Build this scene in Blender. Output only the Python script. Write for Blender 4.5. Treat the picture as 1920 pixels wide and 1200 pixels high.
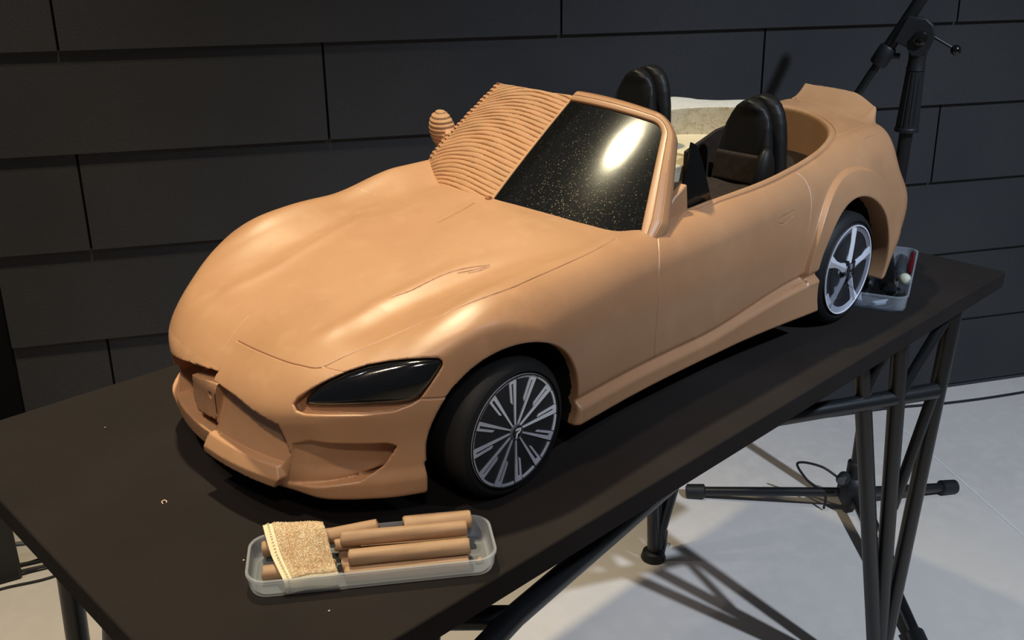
import bpy, bmesh, math, random
import numpy as np
from mathutils import Vector, Matrix
random.seed(7); np.random.seed(7)
for o in list(bpy.data.objects): bpy.data.objects.remove(o)
SC = bpy.context.scene
# ---------------------------------------------------------------- camera
# metres; x runs along the car (rearwards), y across it, z up; table top is z = 0, floor z = -0.75
FLOOR = -0.75
cam = bpy.data.cameras.new('camera'); camo = bpy.data.objects.new('camera', cam); SC.collection.objects.link(camo)
cam.sensor_width = 36.0; cam.lens = 1871/1920*36; cam.clip_start = .02; cam.clip_end = 60
_p = math.atan(762/1871); _y = math.atan((3003-960)/math.hypot(1871, 762))
_F = Vector((math.cos(_y), math.sin(_y), 0)); _R = Vector((math.sin(_y), -math.cos(_y), 0))
_D = _F*math.cos(_p) - Vector((0, 0, math.sin(_p))); _U = _R.cross(_D)
camo.matrix_world = Matrix(((_R.x, _U.x, -_D.x, -.538), (_R.y, _U.y, -_D.y, -.770), (_R.z, _U.z, -_D.z, .4965), (0, 0, 0, 1)))
SC.camera = camo
# ---------------------------------------------------------------- light
SC.view_settings.view_transform = 'Standard'; SC.view_settings.look = 'None'
SC.view_settings.gamma = 1.0; SC.view_settings.use_curve_mapping = False
SC.view_settings.exposure = 0.0
W = bpy.data.worlds.new('world'); SC.world = W; W.use_nodes = True
W.node_tree.nodes['Background'].inputs[0].default_value = (.75, .85, 1, 1)
W.node_tree.nodes['Background'].inputs[1].default_value = .07
def spot(name, loc, target, energy, col, size, blend, radius):
    l = bpy.data.lights.new(name, 'SPOT'); l.energy = energy; l.color = col; l.spot_size = math.radians(size); l.spot_blend = blend; l.shadow_soft_size = radius
    o = bpy.data.objects.new(name, l); SC.collection.objects.link(o); o.location = loc
    o.rotation_euler = (Vector(target)-Vector(loc)).to_track_quat('-Z', 'Y').to_euler(); return o
WARM = (1.0, .88, .58); COOL = (.69, .83, 1.0)
spot('warm_spotlight', (.12, .40, 2.05), (-.35, .18, .1), 178, WARM, 90, 1.0, .045)
spot('cool_spotlight', (.45, -2.9, 3.1), (1.50, .08, -.75), 640, COOL, 44, 1.0, .05)
spot('warm_front_spotlight', (-1.0, -.15, 2.05), (-.15, -.05, .1), 70, (1.0, .80, .58), 34, .9, .06)
spot('wall_spotlight', (-.75, .95, 2.3), (-.55, 1.55, .2), 46, (1.0, .94, .96), 100, 1.0, .03)
spot('added_front_fill', (-1.1, -1.6, 1.9), (-.05, -.2, .07), 42, (1.0, .90, .80), 24, 1.0, .10)  # added fill for the front wheel and bumper side, not a room lamp

# ---------------------------------------------------------------- helpers
def lnk(o): SC.collection.objects.link(o); return o
def mesh(name, verts, faces, mat, parent=None, smooth=True):
    me = bpy.data.meshes.new(name); 
    if isinstance(verts, np.ndarray): verts = verts.tolist()
    me.from_pydata(verts, [], faces if isinstance(faces, list) else faces.tolist()); me.update()
    if smooth: me.polygons.foreach_set('use_smooth', [True]*len(me.polygons))
    for m in (mat if isinstance(mat, (list, tuple)) else [mat]): me.materials.append(m)
    o = bpy.data.objects.new(name, me); lnk(o)
    if parent: o.parent = parent; o.matrix_parent_inverse = Matrix.Translation(-parent_loc(parent))
    return o
def parent_loc(p):
    v = Vector((0, 0, 0))
    while p: v = v + p.location; p = p.parent
    return v
def fromobj(name, bm, mat, parent=None, smooth=False):
    me = bpy.data.meshes.new(name); bm.to_mesh(me); bm.free()
    if smooth: me.polygons.foreach_set('use_smooth', [True]*len(me.polygons))
    me.materials.append(mat); o = bpy.data.objects.new(name, me); lnk(o)
    if parent: o.parent = parent; o.matrix_parent_inverse = Matrix.Translation(-parent_loc(parent))
    return o
def tag(o, label, cat=None, group=None, kind=None):
    if label: o['label'] = label
    if cat: o['category'] = cat
    if group: o['group'] = group
    if kind: o['kind'] = kind
    return o
def empty(name, loc, label, cat, group=None):
    o = bpy.data.objects.new(name, None); o.empty_display_size = .02; lnk(o); o.location = loc
    return tag(o, label, cat, group)
def sharp(o, ang=35):
    me = o.data; me.polygons.foreach_set('use_smooth', [True]*len(me.polygons))
    try: me.set_sharp_from_angle(angle=math.radians(ang))
    except Exception: pass
    return o
def bevelmod(o, w, seg=2):
    m = o.modifiers.new('bevel', 'BEVEL'); m.width = w; m.segments = seg; m.limit_method = 'ANGLE'; return o
class MB:
    def __init__(s): s.v = []; s.f = []
    def add(s, v, f):
        n = len(s.v); s.v += [tuple(map(float, p)) for p in v]; s.f += [tuple(i+n for i in q) for q in f]; return s
    def box(s, c, d, rot=None):
        c = Vector(c); R = rot or Matrix.Identity(3); v = []
        for sx in (-.5, .5):
            for sy in (-.5, .5):
                for sz in (-.5, .5): v.append(c+R@Vector((sx*d[0], sy*d[1], sz*d[2])))
        return s.add(v, [(0, 1, 3, 2), (4, 6, 7, 5), (0, 4, 5, 1), (2, 3, 7, 6), (0, 2, 6, 4), (1, 5, 7, 3)])
    def tube(s, pts, r, n=20, cap=True):
        P = [Vector(p) for p in pts]; rr = r if isinstance(r, (list, tuple)) else [r]*len(P)
        up = None; rings = []; base = len(s.v)
        for i, p in enumerate(P):
            a = P[max(i-1, 0)]; b = P[min(i+1, len(P)-1)]; d = (b-a).normalized()
            if up is None: up = d.orthogonal().normalized()
            up = (up-d*up.dot(d)).normalized(); w = d.cross(up)
            for k in range(n):
                t = 2*math.pi*k/n; s.v.append(tuple(p+(up*math.cos(t)+w*math.sin(t))*rr[i]))
        for i in range(len(P)-1):
            for k in range(n): a = base+i*n+k; b = base+i*n+(k+1) % n; s.f.append((a, b, b+n, a+n))
        if cap:
            s.f.append(tuple(base+k for k in reversed(range(n)))); s.f.append(tuple(base+(len(P)-1)*n+k for k in range(n)))
        return s
    def lathe(s, prof, c, ax, n=64, cap=False):
        """prof: list of (radius, height along ax)"""
        ax = Vector(ax).normalized(); u = ax.orthogonal().normalized(); w = ax.cross(u); base = len(s.v); c = Vector(c)
        for r, h in prof:
            for k in range(n):
                t = 2*math.pi*k/n; s.v.append(tuple(c+ax*h+(u*math.cos(t)+w*math.sin(t))*r))
        for i in range(len(prof)-1):
            for k in range(n): a = base+i*n+k; b = base+i*n+(k+1) % n; s.f.append((a, b, b+n, a+n))
        return s
    def prism(s, poly, fn, h0, h1):
        """poly 2D list, fn(a,b,h)->3D"""
        n = len(poly); b = len(s.v)
        for h in (h0, h1):
            for p in poly: s.v.append(tuple(fn(p[0], p[1], h)))
        s.f.append(tuple(b+k for k in reversed(range(n)))); s.f.append(tuple(b+n+k for k in range(n)))
        for k in range(n): s.f.append((b+k, b+(k+1) % n, b+n+(k+1) % n, b+n+k))
        return s
    def build(s, name, mat, parent=None, ang=35, bevel=0):
        bm = bmesh.new()
        vs = [bm.verts.new(v) for v in s.v]
        for f in s.f:
            try: bm.faces.new([vs[i] for i in f])
            except ValueError: pass
        bmesh.ops.recalc_face_normals(bm, faces=bm.faces[:])
        o = fromobj(name, bm, mat, parent); sharp(o, ang)
        if bevel: bevelmod(o, bevel)
        return o
def sm_path(pts, n=8):
    pts = np.array(pts, float); k = np.r_[0, np.cumsum(np.linalg.norm(np.diff(pts, axis=0), axis=1))]
    return pchip1(k, pts, np.linspace(0, k[-1], n*(len(pts)-1)+1))
# ---------------------------------------------------------------- materials
def material(name, col, rough=.5, metal=0, spec=.5, noise=None, bump=None, coat=0, trans=0, extra=None, ior=None):
    m = bpy.data.materials.new(name); m.use_nodes = True; nt = m.node_tree; b = nt.nodes['Principled BSDF']
    b.inputs['Base Color'].default_value = (*col, 1); b.inputs['Roughness'].default_value = rough; b.inputs['Metallic'].default_value = metal
    b.inputs['Specular IOR Level'].default_value = spec; b.inputs['Coat Weight'].default_value = coat; b.inputs['Coat Roughness'].default_value = .06
    b.inputs['Transmission Weight'].default_value = trans
    if ior: b.inputs['IOR'].default_value = ior
    tc = nt.nodes.new('ShaderNodeTexCoord')
    if noise:   # list of (scale, amount, colour2) or with a stretch
        prev = None
        for sc, lo, hi, c2 in noise:
            n = nt.nodes.new('ShaderNodeTexNoise'); n.inputs['Scale'].default_value = sc; n.inputs['Detail'].default_value = 5
            nt.links.new(tc.outputs['Object'], n.inputs['Vector'])
            r = nt.nodes.new('ShaderNodeMapRange'); r.inputs['From Min'].default_value = lo; r.inputs['From Max'].default_value = hi; nt.links.new(n.outputs['Fac'], r.inputs['Value'])
            mx = nt.nodes.new('ShaderNodeMix'); mx.data_type = 'RGBA'; nt.links.new(r.outputs['Result'], mx.inputs['Factor'])
            if prev: nt.links.new(prev, mx.inputs['A'])
            else: mx.inputs['A'].default_value = (*col, 1)
            mx.inputs['B'].default_value = (*c2, 1); prev = mx.outputs['Result']
        nt.links.new(prev, b.inputs['Base Color'])
    if bump:
        pn = None
        for sc, st, dist, stretch in bump:
            n = nt.nodes.new('ShaderNodeTexNoise'); n.inputs['Scale'].default_value = sc; n.inputs['Detail'].default_value = 4
            mp = nt.nodes.new('ShaderNodeMapping'); mp.inputs['Scale'].default_value = stretch
            nt.links.new(tc.outputs['Object'], mp.inputs['Vector']); nt.links.new(mp.outputs[0], n.inputs['Vector'])
            bp = nt.nodes.new('ShaderNodeBump'); bp.inputs['Strength'].default_value = st; bp.inputs['Distance'].default_value = dist
            nt.links.new(n.outputs['Fac'], bp.inputs['Height'])
            if pn: nt.links.new(pn, bp.inputs['Normal'])
            pn = bp.outputs['Normal']
        nt.links.new(pn, b.inputs['Normal'])
    return m
one = (1, 1, 1)
CLAY = material('clay', (.52, .282, .148), .40, spec=.5, noise=[(9, .42, .70, (.46, .242, .124)), (38, .52, .80, (.56, .312, .168)), (3.2, .5, .75, (.45, .228, .114))], bump=[(260, .12, .0006, (1, 5, 5)), (35, .10, .002, one)], coat=.5)
CLAY.node_tree.nodes['Principled BSDF'].inputs['Coat Roughness'].default_value = .43
CLAYR = material('rough_clay', (.54, .285, .150), .6, spec=.3, noise=[(60, .4, .65, (.48, .27, .145))], bump=[(300, .3, .0008, one), (90, .2, .001, one)])
CLAYD = material('torn_clay', (.16, .055, .025), .7, spec=.2, noise=[(300, .45, .6, (.36, .15, .07))], bump=[(300, .8, .002, one)])
STICK = material('clay_stick_brown', (.42, .262, .155), .55, spec=.35, noise=[(40, .4, .65, (.37, .225, .13))], bump=[(120, .15, .0006, one)])
ARM = material('black_armature', (.008, .008, .008), .7, spec=.2)
GLASS = material('black_gloss_film', (.006, .006, .006), .11, spec=.6, coat=.2, bump=[(30, .03, .002, one)])
LAMP = material('black_lamp_film', (.004, .004, .005), .12, spec=.6, coat=.7, bump=[(45, .12, .002, one), (500, .06, .0006, one)])
TYRE = material('tyre_black', (.012, .012, .013), .62, spec=.35, bump=[(300, .1, .0004, one)])
RIMB = material('rim_dark', (.018, .018, .021), .5, spec=.4, noise=[(22, .5, .7, (.035, .035, .04))])
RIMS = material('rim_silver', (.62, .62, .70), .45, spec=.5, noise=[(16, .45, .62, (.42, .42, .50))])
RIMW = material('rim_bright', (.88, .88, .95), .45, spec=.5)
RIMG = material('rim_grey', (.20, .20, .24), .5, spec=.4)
SEAT = material('black_leather', (.009, .008, .008), .5, spec=.32, bump=[(160, .12, .0006, one)])
SEATB = material('brown_fabric', (.036, .025, .019), .8, spec=.15, noise=[(120, .4, .6, (.028, .019, .015))], bump=[(500, .3, .0005, one)])
FOAM = material('beige_foam', (.62, .52, .36), .85, spec=.1, noise=[(90, .5, .62, (.52, .42, .27)), (420, .60, .68, (.30, .22, .12))], bump=[(250, .5, .001, one)])
CREAM = material('cream_board', (.78, .66, .44), .75, spec=.15, noise=[(12, .45, .65, (.72, .59, .38))])
WHITE = material('white_primer', (.72, .68, .62), .7, spec=.2, noise=[(120, .55, .75, (.5, .46, .4))])
BOARD = material('tabletop_black', (.020, .0165, .0155), .85, spec=.08, noise=[(7, .4, .65, (.024, .020, .019)), (700, .66, .74, (.045, .038, .034))], bump=[(420, .2, .0006, one)])
STEEL = material('black_powder_coat', (.012, .012, .013), .33, spec=.5, bump=[(300, .05, .0004, one)])
PLAST = material('matte_black_plastic', (.014, .014, .015), .5, spec=.4)
GLOSSB = material('glossy_black_plastic', (.006, .006, .006), .15, spec=.6)
CABLE = material('cable_rubber', (.014, .014, .016), .45, spec=.4)
CABLEG = material('cable_grey', (.10, .10, .12), .5, spec=.4)
WALLM = material('wall_panel_felt', (.046, .044, .046), .9, spec=.12, noise=[(350, .4, .65, (.054, .052, .054)), (2.0, .4, .65, (.040, .039, .042))], bump=[(260, .6, .0015, one)])
GAPM = material('wall_gap_dark', (.006, .006, .007), .9, spec=.1)
FLOORM = material('floor_vinyl', (.74, .66, .60), .5, spec=.3, noise=[(2.2, .4, .65, (.70, .625, .57)), (30, .45, .65, (.76, .68, .62))])
JOINT = material('floor_joint_white', (.85, .85, .85), .5)
CLOTH = material('terry_cloth', (.88, .68, .46), .9, spec=.1, noise=[(420, .45, .6, (.94, .82, .60)), (60, .5, .7, (.80, .58, .36))], bump=[(700, 1.0, .0018, one)])
CLOTHB = material('cloth_binding', (.80, .68, .47), .9, spec=.1, bump=[(500, .4, .0006, one)])
RED = material('red_handle', (.42, .004, .010), .3, spec=.5)
REDD = material('dark_red_plastic', (.12, .003, .008), .3, spec=.5)
BALLM = material('cream_ball', (.62, .60, .46), .5, spec=.4)
TOOLW = material('white_plastic', (.62, .64, .68), .45, spec=.4)
CLEARM = material('clear_smoke_plastic', (.20, .21, .23), .12, spec=.5, trans=.75, ior=1.3)
CHIP = material('pale_crumb', (.75, .55, .42), .8)
def tray_material():
    m = bpy.data.materials.new('translucent_plastic'); m.use_nodes = True; nt = m.node_tree; nt.nodes.clear()
    out = nt.nodes.new('ShaderNodeOutputMaterial'); mx = nt.nodes.new('ShaderNodeMixShader'); mx.inputs[0].default_value = .36
    tr = nt.nodes.new('ShaderNodeBsdfTransparent'); tr.inputs[0].default_value = (.93, .95, 1, 1)
    p = nt.nodes.new('ShaderNodeBsdfPrincipled'); p.inputs['Base Color'].default_value = (.82, .86, .90, 1); p.inputs['Roughness'].default_value = .3
    t2 = nt.nodes.new('ShaderNodeBsdfTranslucent'); t2.inputs[0].default_value = (.8, .84, .9, 1); m2 = nt.nodes.new('ShaderNodeMixShader'); m2.inputs[0].default_value = .4
    nt.links.new(p.outputs[0], m2.inputs[1]); nt.links.new(t2.outputs[0], m2.inputs[2])
    nt.links.new(tr.outputs[0], mx.inputs[1]); nt.links.new(m2.outputs[0], mx.inputs[2]); nt.links.new(mx.outputs[0], out.inputs[0]); return m
TRAY = tray_material()
# glitter flecks in the windscreen film
def add_flecks(m):
    nt = m.node_tree; b = nt.nodes['Principled BSDF']; tc = [n for n in nt.nodes if n.type == 'TEX_COORD'][0]
    v = nt.nodes.new('ShaderNodeTexVoronoi'); v.inputs['Scale'].default_value = 1300; nt.links.new(tc.outputs['Object'], v.inputs['Vector'])
    w = nt.nodes.new('ShaderNodeSeparateColor'); nt.links.new(v.outputs['Color'], w.inputs[0])
    bp = [n for n in nt.nodes if n.type == 'BUMP'][-1]
    # tilted flakes: per-cell random normal
    sub = nt.nodes.new('ShaderNodeVectorMath'); sub.operation = 'SUBTRACT'; nt.links.new(v.outputs['Color'], sub.inputs[0]); sub.inputs[1].default_value = (.5, .5, .5)
    sc = nt.nodes.new('ShaderNodeVectorMath'); sc.operation = 'SCALE'; nt.links.new(sub.outputs[0], sc.inputs[0]); sc.inputs['Scale'].default_value = .30
    ad = nt.nodes.new('ShaderNodeVectorMath'); ad.operation = 'ADD'; nt.links.new(sc.outputs[0], ad.inputs[0]); nt.links.new(bp.outputs[0], ad.inputs[1])
    nm = nt.nodes.new('ShaderNodeVectorMath'); nm.operation = 'NORMALIZE'; nt.links.new(ad.outputs[0], nm.inputs[0])
    fl = nt.nodes.new('ShaderNodeBsdfGlossy'); fl.inputs['Color'].default_value = (.75, .62, .45, 1); fl.inputs['Roughness'].default_value = .32; nt.links.new(nm.outputs[0], fl.inputs['Normal'])
    mx = nt.nodes.new('ShaderNodeMixShader'); out = [n for n in nt.nodes if n.type == 'OUTPUT_MATERIAL'][0]
    gt = nt.nodes.new('ShaderNodeMath'); gt.operation = 'GREATER_THAN'; nt.links.new(w.outputs[0], gt.inputs[0]); gt.inputs[1].default_value = .93
    ml = nt.nodes.new('ShaderNodeMath'); ml.operation = 'MULTIPLY'; nt.links.new(gt.outputs[0], ml.inputs[0]); ml.inputs[1].default_value = .022; nt.links.new(ml.outputs[0], mx.inputs[0])
    nt.links.new(b.outputs[0], mx.inputs[1]); nt.links.new(fl.outputs[0], mx.inputs[2]); nt.links.new(mx.outputs[0], out.inputs[0])
add_flecks(GLASS)
# ---------------------------------------------------------------- implicit surface -> mesh
def surf(F, lo, hi, h, proj=2):
    lo = np.array(lo, float); n = (np.ceil((np.array(hi)-lo)/h).astype(int)//8+1)*8
    C = 8; nb = n//C
    ax = [lo[i]+np.arange(nb[i]+1)*C*h for i in range(3)]
    X, Y, Z = np.meshgrid(*ax, indexing='ij'); f = F(X.ravel(), Y.ravel(), Z.ravel()).reshape(X.shape)
    V = np.repeat(np.repeat(np.repeat(np.where(f[:-1, :-1, :-1] < 0, -1, 1).astype(np.float32), C, 0), C, 1), C, 2)
    V = np.pad(V, ((0, 1), (0, 1), (0, 1)), mode='edge')
    m = np.minimum.reduce([np.abs(f[a:nb[0]+a, b:nb[1]+b, c:nb[2]+c]) for a in (0, 1) for b in (0, 1) for c in (0, 1)])
    sg = np.stack([f[a:nb[0]+a, b:nb[1]+b, c:nb[2]+c] < 0 for a in (0, 1) for b in (0, 1) for c in (0, 1)])
    act = (m < C*h*1.9) | (sg.any(0) & ~sg.all(0))
    idx = np.argwhere(act); g = np.arange(C+1)
    GX, GY, GZ = np.meshgrid(g, g, g, indexing='ij'); GX = GX.ravel(); GY = GY.ravel(); GZ = GZ.ravel()
    for k in range(0, len(idx), 1200):
        q = idx[k:k+1200]*C
        I = q[:, 0:1]+GX; J = q[:, 1:2]+GY; K = q[:, 2:3]+GZ
        V[I, J, K] = F(lo[0]+I*h, lo[1]+J*h, lo[2]+K*h)
    S = V < 0; verts = []; faces = []
    c = S[:-1, :-1, :-1].astype(np.uint8)
    for a in (0, 1):
        for b in (0, 1):
            for d in (0, 1):
                if a+b+d: c = c+S[a:S.shape[0]-1+a, b:S.shape[1]-1+b, d:S.shape[2]-1+d]
    cell = (c > 0) & (c < 8); ci = np.argwhere(cell); num = np.full(cell.shape, -1, np.int32); num[cell] = np.arange(len(ci))
    acc = np.zeros((len(ci), 3)); cnt = np.zeros(len(ci))
    cor = [(a, b, d) for a in (0, 1) for b in (0, 1) for d in (0, 1)]
    val = {k: V[ci[:, 0]+k[0], ci[:, 1]+k[1], ci[:, 2]+k[2]] for k in cor}
    for k in cor:
        for axx in range(3):
            if k[axx] == 0:
                k2 = list(k); k2[axx] = 1; k2 = tuple(k2); a, b = val[k], val[k2]; s = (a < 0) != (b < 0)
                t = np.where(s, a/(a-b+1e-12), 0)
                p = np.array(k, float)[None, :].repeat(len(ci), 0); p[:, axx] += t
                acc[s] += p[s]; cnt[s] += 1
    P = lo+(ci+acc/np.maximum(cnt, 1)[:, None])*h
    quads = []
    for axx in range(3):
        a = [slice(None)]*3; b = [slice(None)]*3; a[axx] = slice(0, -1); b[axx] = slice(1, None)
        s = S[tuple(a)] != S[tuple(b)]; e = np.argwhere(s)
        o1, o2 = [i for i in range(3) if i != axx]
        e = e[(e[:, o1] > 0) & (e[:, o2] > 0) & (e[:, o1] < cell.shape[o1]) & (e[:, o2] < cell.shape[o2])]
        inside = S[e[:, 0], e[:, 1], e[:, 2]]
        q = []
        for (u, v) in ((0, 0), (1, 0), (1, 1), (0, 1)):
            w = e.copy(); w[:, o1] -= u; w[:, o2] -= v; q.append(num[w[:, 0], w[:, 1], w[:, 2]])
        q = np.stack(q, 1); flip = inside if axx != 1 else ~inside
        q[~flip] = q[~flip][:, ::-1]; quads.append(q)
    Q = np.concatenate(quads); Q = Q[(Q >= 0).all(1)]
    for it in range(proj):
        e = h*.35; f0 = F(*P.T); gr = np.stack([F(*(P+np.eye(3)[i]*e).T)-F(*(P-np.eye(3)[i]*e).T) for i in range(3)], 1)/(2*e)
        stp = -gr*(f0/np.maximum((gr**2).sum(1), .25))[:, None]; ln = np.linalg.norm(stp, axis=1, keepdims=True)
        P = P+stp*np.minimum(1, h*.5/np.maximum(ln, 1e-9))
    return P, Q
def surf_obj(name, F, lo, hi, h, mat, parent=None, proj=2):
    P, Q = surf(F, lo, hi, h, proj); return mesh(name, P, Q, mat, parent)

# ---------------------------------------------------------------- shape of the clay body
def pchip1(xk, yk, xq):
    """monotone-ish cubic (finite difference tangents, limited) along axis 0 of yk"""
    xk=np.asarray(xk,float); yk=np.asarray(yk,float); n=len(xk)
    h=np.diff(xk); sh=(slice(None),)+(None,)*(yk.ndim-1)
    d=np.diff(yk,axis=0)/h[sh]
    m=np.zeros_like(yk)
    w1=(h[1:]/(h[1:]+h[:-1]))[sh]; m[1:-1]=w1*d[:-1]+(1-w1)*d[1:]
    m[0]=d[0]; m[-1]=d[-1]
    xq=np.clip(xq,xk[0],xk[-1]); i=np.clip(np.searchsorted(xk,xq)-1,0,n-2)
    t=((xq-xk[i])/h[i])[sh]; hh=h[i][sh]
    return ((2*t**3-3*t*t+1)*yk[i]+(t**3-2*t*t+t)*hh*m[i]+(-2*t**3+3*t*t)*yk[i+1]+(t**3-t*t)*hh*m[i+1])
class Lut:
    def __init__(s,a,b,tab,step=.0015):
        s.a0,s.b0,s.st=a[0],b[0],step
        aq=np.arange(a[0],a[-1]+step,step); bq=np.arange(b[0],b[-1]+step,step)
        t=pchip1(a,np.asarray(tab,float),aq); t=pchip1(b,t.T,bq).T
        s.t=np.ascontiguousarray(t.astype(np.float32)); s.na,s.nb=s.t.shape
    def __call__(s,a,b):
        i=np.clip((a-s.a0)/s.st,0,s.na-1.001); j=np.clip((b-s.b0)/s.st,0,s.nb-1.001)
        i0=i.astype(np.int32); j0=j.astype(np.int32); fi=i-i0; fj=j-j0
        T=s.t
        return (T[i0,j0]*(1-fi)+T[i0+1,j0]*fi)*(1-fj)+(T[i0,j0+1]*(1-fi)+T[i0+1,j0+1]*fi)*fj
def smax(a,b,k):
    h=np.maximum(k-np.abs(a-b),0)/k
    return np.maximum(a,b)+h*h*k*.25
def smin(a,b,k): return -smax(-a,-b,k)
def sstep(a,b,x):
    t=np.clip((x-a)/(b-a),0,1); return t*t*(3-2*t)
def poly2(px,py,P):
    """signed distance to polygon P (negative inside)"""
    P=np.asarray(P,float); n=len(P); d=np.full(np.shape(px),1e9); s=np.ones(np.shape(px))
    for i in range(n):
        a=P[i]; b=P[i-1]; ex,ey=b-a; wx=px-a[0]; wy=py-a[1]
        t=np.clip((wx*ex+wy*ey)/(ex*ex+ey*ey+1e-18),0,1)
        d=np.minimum(d,(wx-ex*t)**2+(wy-ey*t)**2)
        c1=py>=a[1]; c2=py<b[1]; c3=ex*wy>ey*wx
        s=np.where((c1&c2&c3)|(~c1&~c2&~c3),-s,s)
    return s*np.sqrt(d)

TX=[-.19,-.17,-.145,-.12,-.10,-.05,0,.05,.1,.15,.2,.28,.36,.45,.55,.62,.70,.76,.80,.84,.88]
TY=[0,.04,.08,.12,.15,.17,.19,.215,.24]
TT=[[.085,.085,.084,.08,.075,.07,.065,.06,.05],
[.098,.098,.097,.094,.089,.084,.078,.07,.06],
[.119,.120,.119,.116,.108,.100,.092,.080,.07],
[.138,.139,.139,.135,.127,.118,.108,.095,.08],
[.148,.149,.149,.146,.141,.133,.122,.108,.09],
[.160,.160,.160,.160,.165,.165,.157,.140,.12],
[.173,.173,.172,.171,.180,.186,.181,.163,.14],
[.184,.184,.183,.179,.187,.194,.189,.170,.15],
[.194,.194,.192,.187,.190,.196,.190,.172,.15],
[.203,.203,.200,.194,.193,.196,.190,.174,.155],
[.207,.206,.203,.198,.195,.197,.191,.176,.16],
[.212,.211,.208,.202,.198,.199,.193,.178,.16],
[.212,.212,.210,.206,.204,.204,.197,.182,.16],
[.216,.216,.216,.214,.212,.210,.203,.186,.16],
[.224,.224,.224,.223,.222,.219,.211,.194,.17],
[.230,.230,.230,.229,.227,.223,.216,.200,.17],
[.238,.238,.236,.233,.230,.227,.219,.203,.17],
[.242,.242,.239,.234,.231,.228,.219,.202,.17],
[.243,.242,.238,.230,.225,.220,.212,.196,.17],
[.238,.237,.232,.222,.215,.208,.20,.185,.16],
[.232,.231,.226,.215,.205,.198,.19,.175,.15]]
WX=[-.2,-.13,-.08,-.04,.02,.1,.2,.35,.48,.56,.63,.72,.79,.88]
WZ=[.02,.05,.08,.11,.14,.17,.20,.24]
WW=[[.200,.202,.203,.203,.202,.196,.186,.17],
[.200,.202,.204,.204,.203,.197,.187,.17],
[.205,.207,.209,.210,.209,.203,.193,.175],
[.210,.212,.213,.214,.213,.208,.198,.18],
[.213,.214,.216,.218,.218,.213,.203,.185],
[.209,.209,.211,.213,.214,.209,.200,.18],
[.204,.203,.205,.208,.209,.204,.195,.178],
[.204,.203,.205,.208,.209,.203,.192,.174],
[.206,.206,.207,.209,.209,.203,.191,.17],
[.211,.212,.213,.213,.212,.205,.192,.168],
[.216,.217,.218,.217,.214,.206,.193,.165],
[.214,.216,.216,.214,.211,.203,.190,.16],
[.208,.212,.217,.217,.210,.199,.184,.155],
[.20,.204,.21,.21,.2,.185,.17,.15]]
FY=[0,.04,.08,.11,.14,.16,.18,.195,.21,.23]
FZ=[.02,.05,.08,.11,.14,.17]
_f=[-.166,-.164,-.157,-.147,-.129,-.108,-.080,-.047,.0,.08]
_o=[.003,.0,.002,.0,.006,.012]
FF=[[a+b for b in _o] for a in _f]
RY=[0,.05,.1,.14,.17,.19,.21,.24]
RZ=[.02,.06,.10,.14,.18,.22,.26]
RR=[[.80,.82,.838,.842,.835,.832,.830],
[.797,.817,.835,.839,.832,.829,.827],
[.785,.805,.825,.83,.823,.82,.82],
[.765,.79,.813,.817,.808,.803,.80],
[.75,.775,.802,.808,.792,.784,.78],
[.735,.762,.79,.797,.776,.765,.76],
[.72,.745,.77,.777,.75,.735,.72],
[.68,.69,.70,.70,.66,.64,.62]]
LT=Lut(TX,TY,TT); LW=Lut(WX,WZ,WW); LF=Lut(FY,FZ,FF); LR=Lut(RY,RZ,RR)
FH=(.0205,.0665); RH=(.619,.0735)

GRx=0
GR=[(-.002,.1055),(.04,.103),(.0965,.0945),(.105,.0685),(.097,.0555),(-.002,.0565)]   # grille outline (Y,z)
GRF=[(0,.112),(.05,.106),(.10,.097),(.115,.070),(.102,.052),(0,.052)]
IN=[(.108,.078),(.1235,.0845),(.170,.0830),(.1745,.0795),(.1685,.063),(.158,.050),(.128,.0435),(.100,.0390),(.104,.054)]
CK=[(.285,0),(.285,.158),(.36,.164),(.50,.169),(.56,.165),(.62,.155),(.672,.136),(.712,.105),(.737,.06),(.745,0)]  # cockpit (x,Y)
from_ck=np.array([(.285,.158),(.36,.164),(.50,.169),(.56,.1655),(.615,.156),(.665,.138),(.708,.108),(.736,.065),(.745,0),(.736,-.065)])
_k=np.r_[0,np.cumsum(np.linalg.norm(np.diff(from_ck,axis=0),axis=1))]
CK=[(.285,0)]+[tuple(q) for q in pchip1(_k,from_ck,np.linspace(0,_k[8],42))]
HLO=np.array([-.088,-.152,.13]); HLn=np.array([-.62,-.66,.42]); HLn/=np.linalg.norm(HLn)
HLa=np.cross([0,0,1.],HLn); HLa/=np.linalg.norm(HLa); HLb=np.cross(HLn,HLa)
HLP= [(0.0559, 0.0196), (0.0533, 0.0214), (0.0436, 0.0215), (0.0281, 0.0208), (0.0124, 0.0192), (-0.0056, 0.0163), (-0.0236, 0.0107), (-0.0393, 0.0033), (-0.0506, -0.0033), (-0.0588, -0.0099), (-0.0605, -0.0147), (-0.0575, -0.0178), (-0.0453, -0.0185), (-0.0094, -0.0183), (0.0168, -0.0176), (0.029, -0.016), (0.0369, -0.0122), (0.0455, -0.0007), (0.0522, 0.009), (0.0563, 0.0161)]
HLR= [(0.0563, 0.0192), (0.0533, 0.0216), (0.0436, 0.0217), (0.0281, 0.021), (0.0124, 0.0196), (-0.0057, 0.0167), (-0.0237, 0.0111), (-0.0408, 0.0037), (-0.0553, -0.0041), (-0.066, -0.0112), (-0.0687, -0.0157), (-0.0661, -0.021), (-0.0584, -0.0236), (-0.0407, -0.0242), (-0.0097, -0.0243), (0.0166, -0.0216), (0.0307, -0.0165), (0.0373, -0.0124), (0.0459, -0.0007), (0.0526, 0.009), (0.0567, 0.0161)]
_gx=np.arange(.27,.80,.001); _gy=np.arange(0,.24,.001); _GX,_GY=np.meshgrid(_gx,_gy,indexing='ij')
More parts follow.
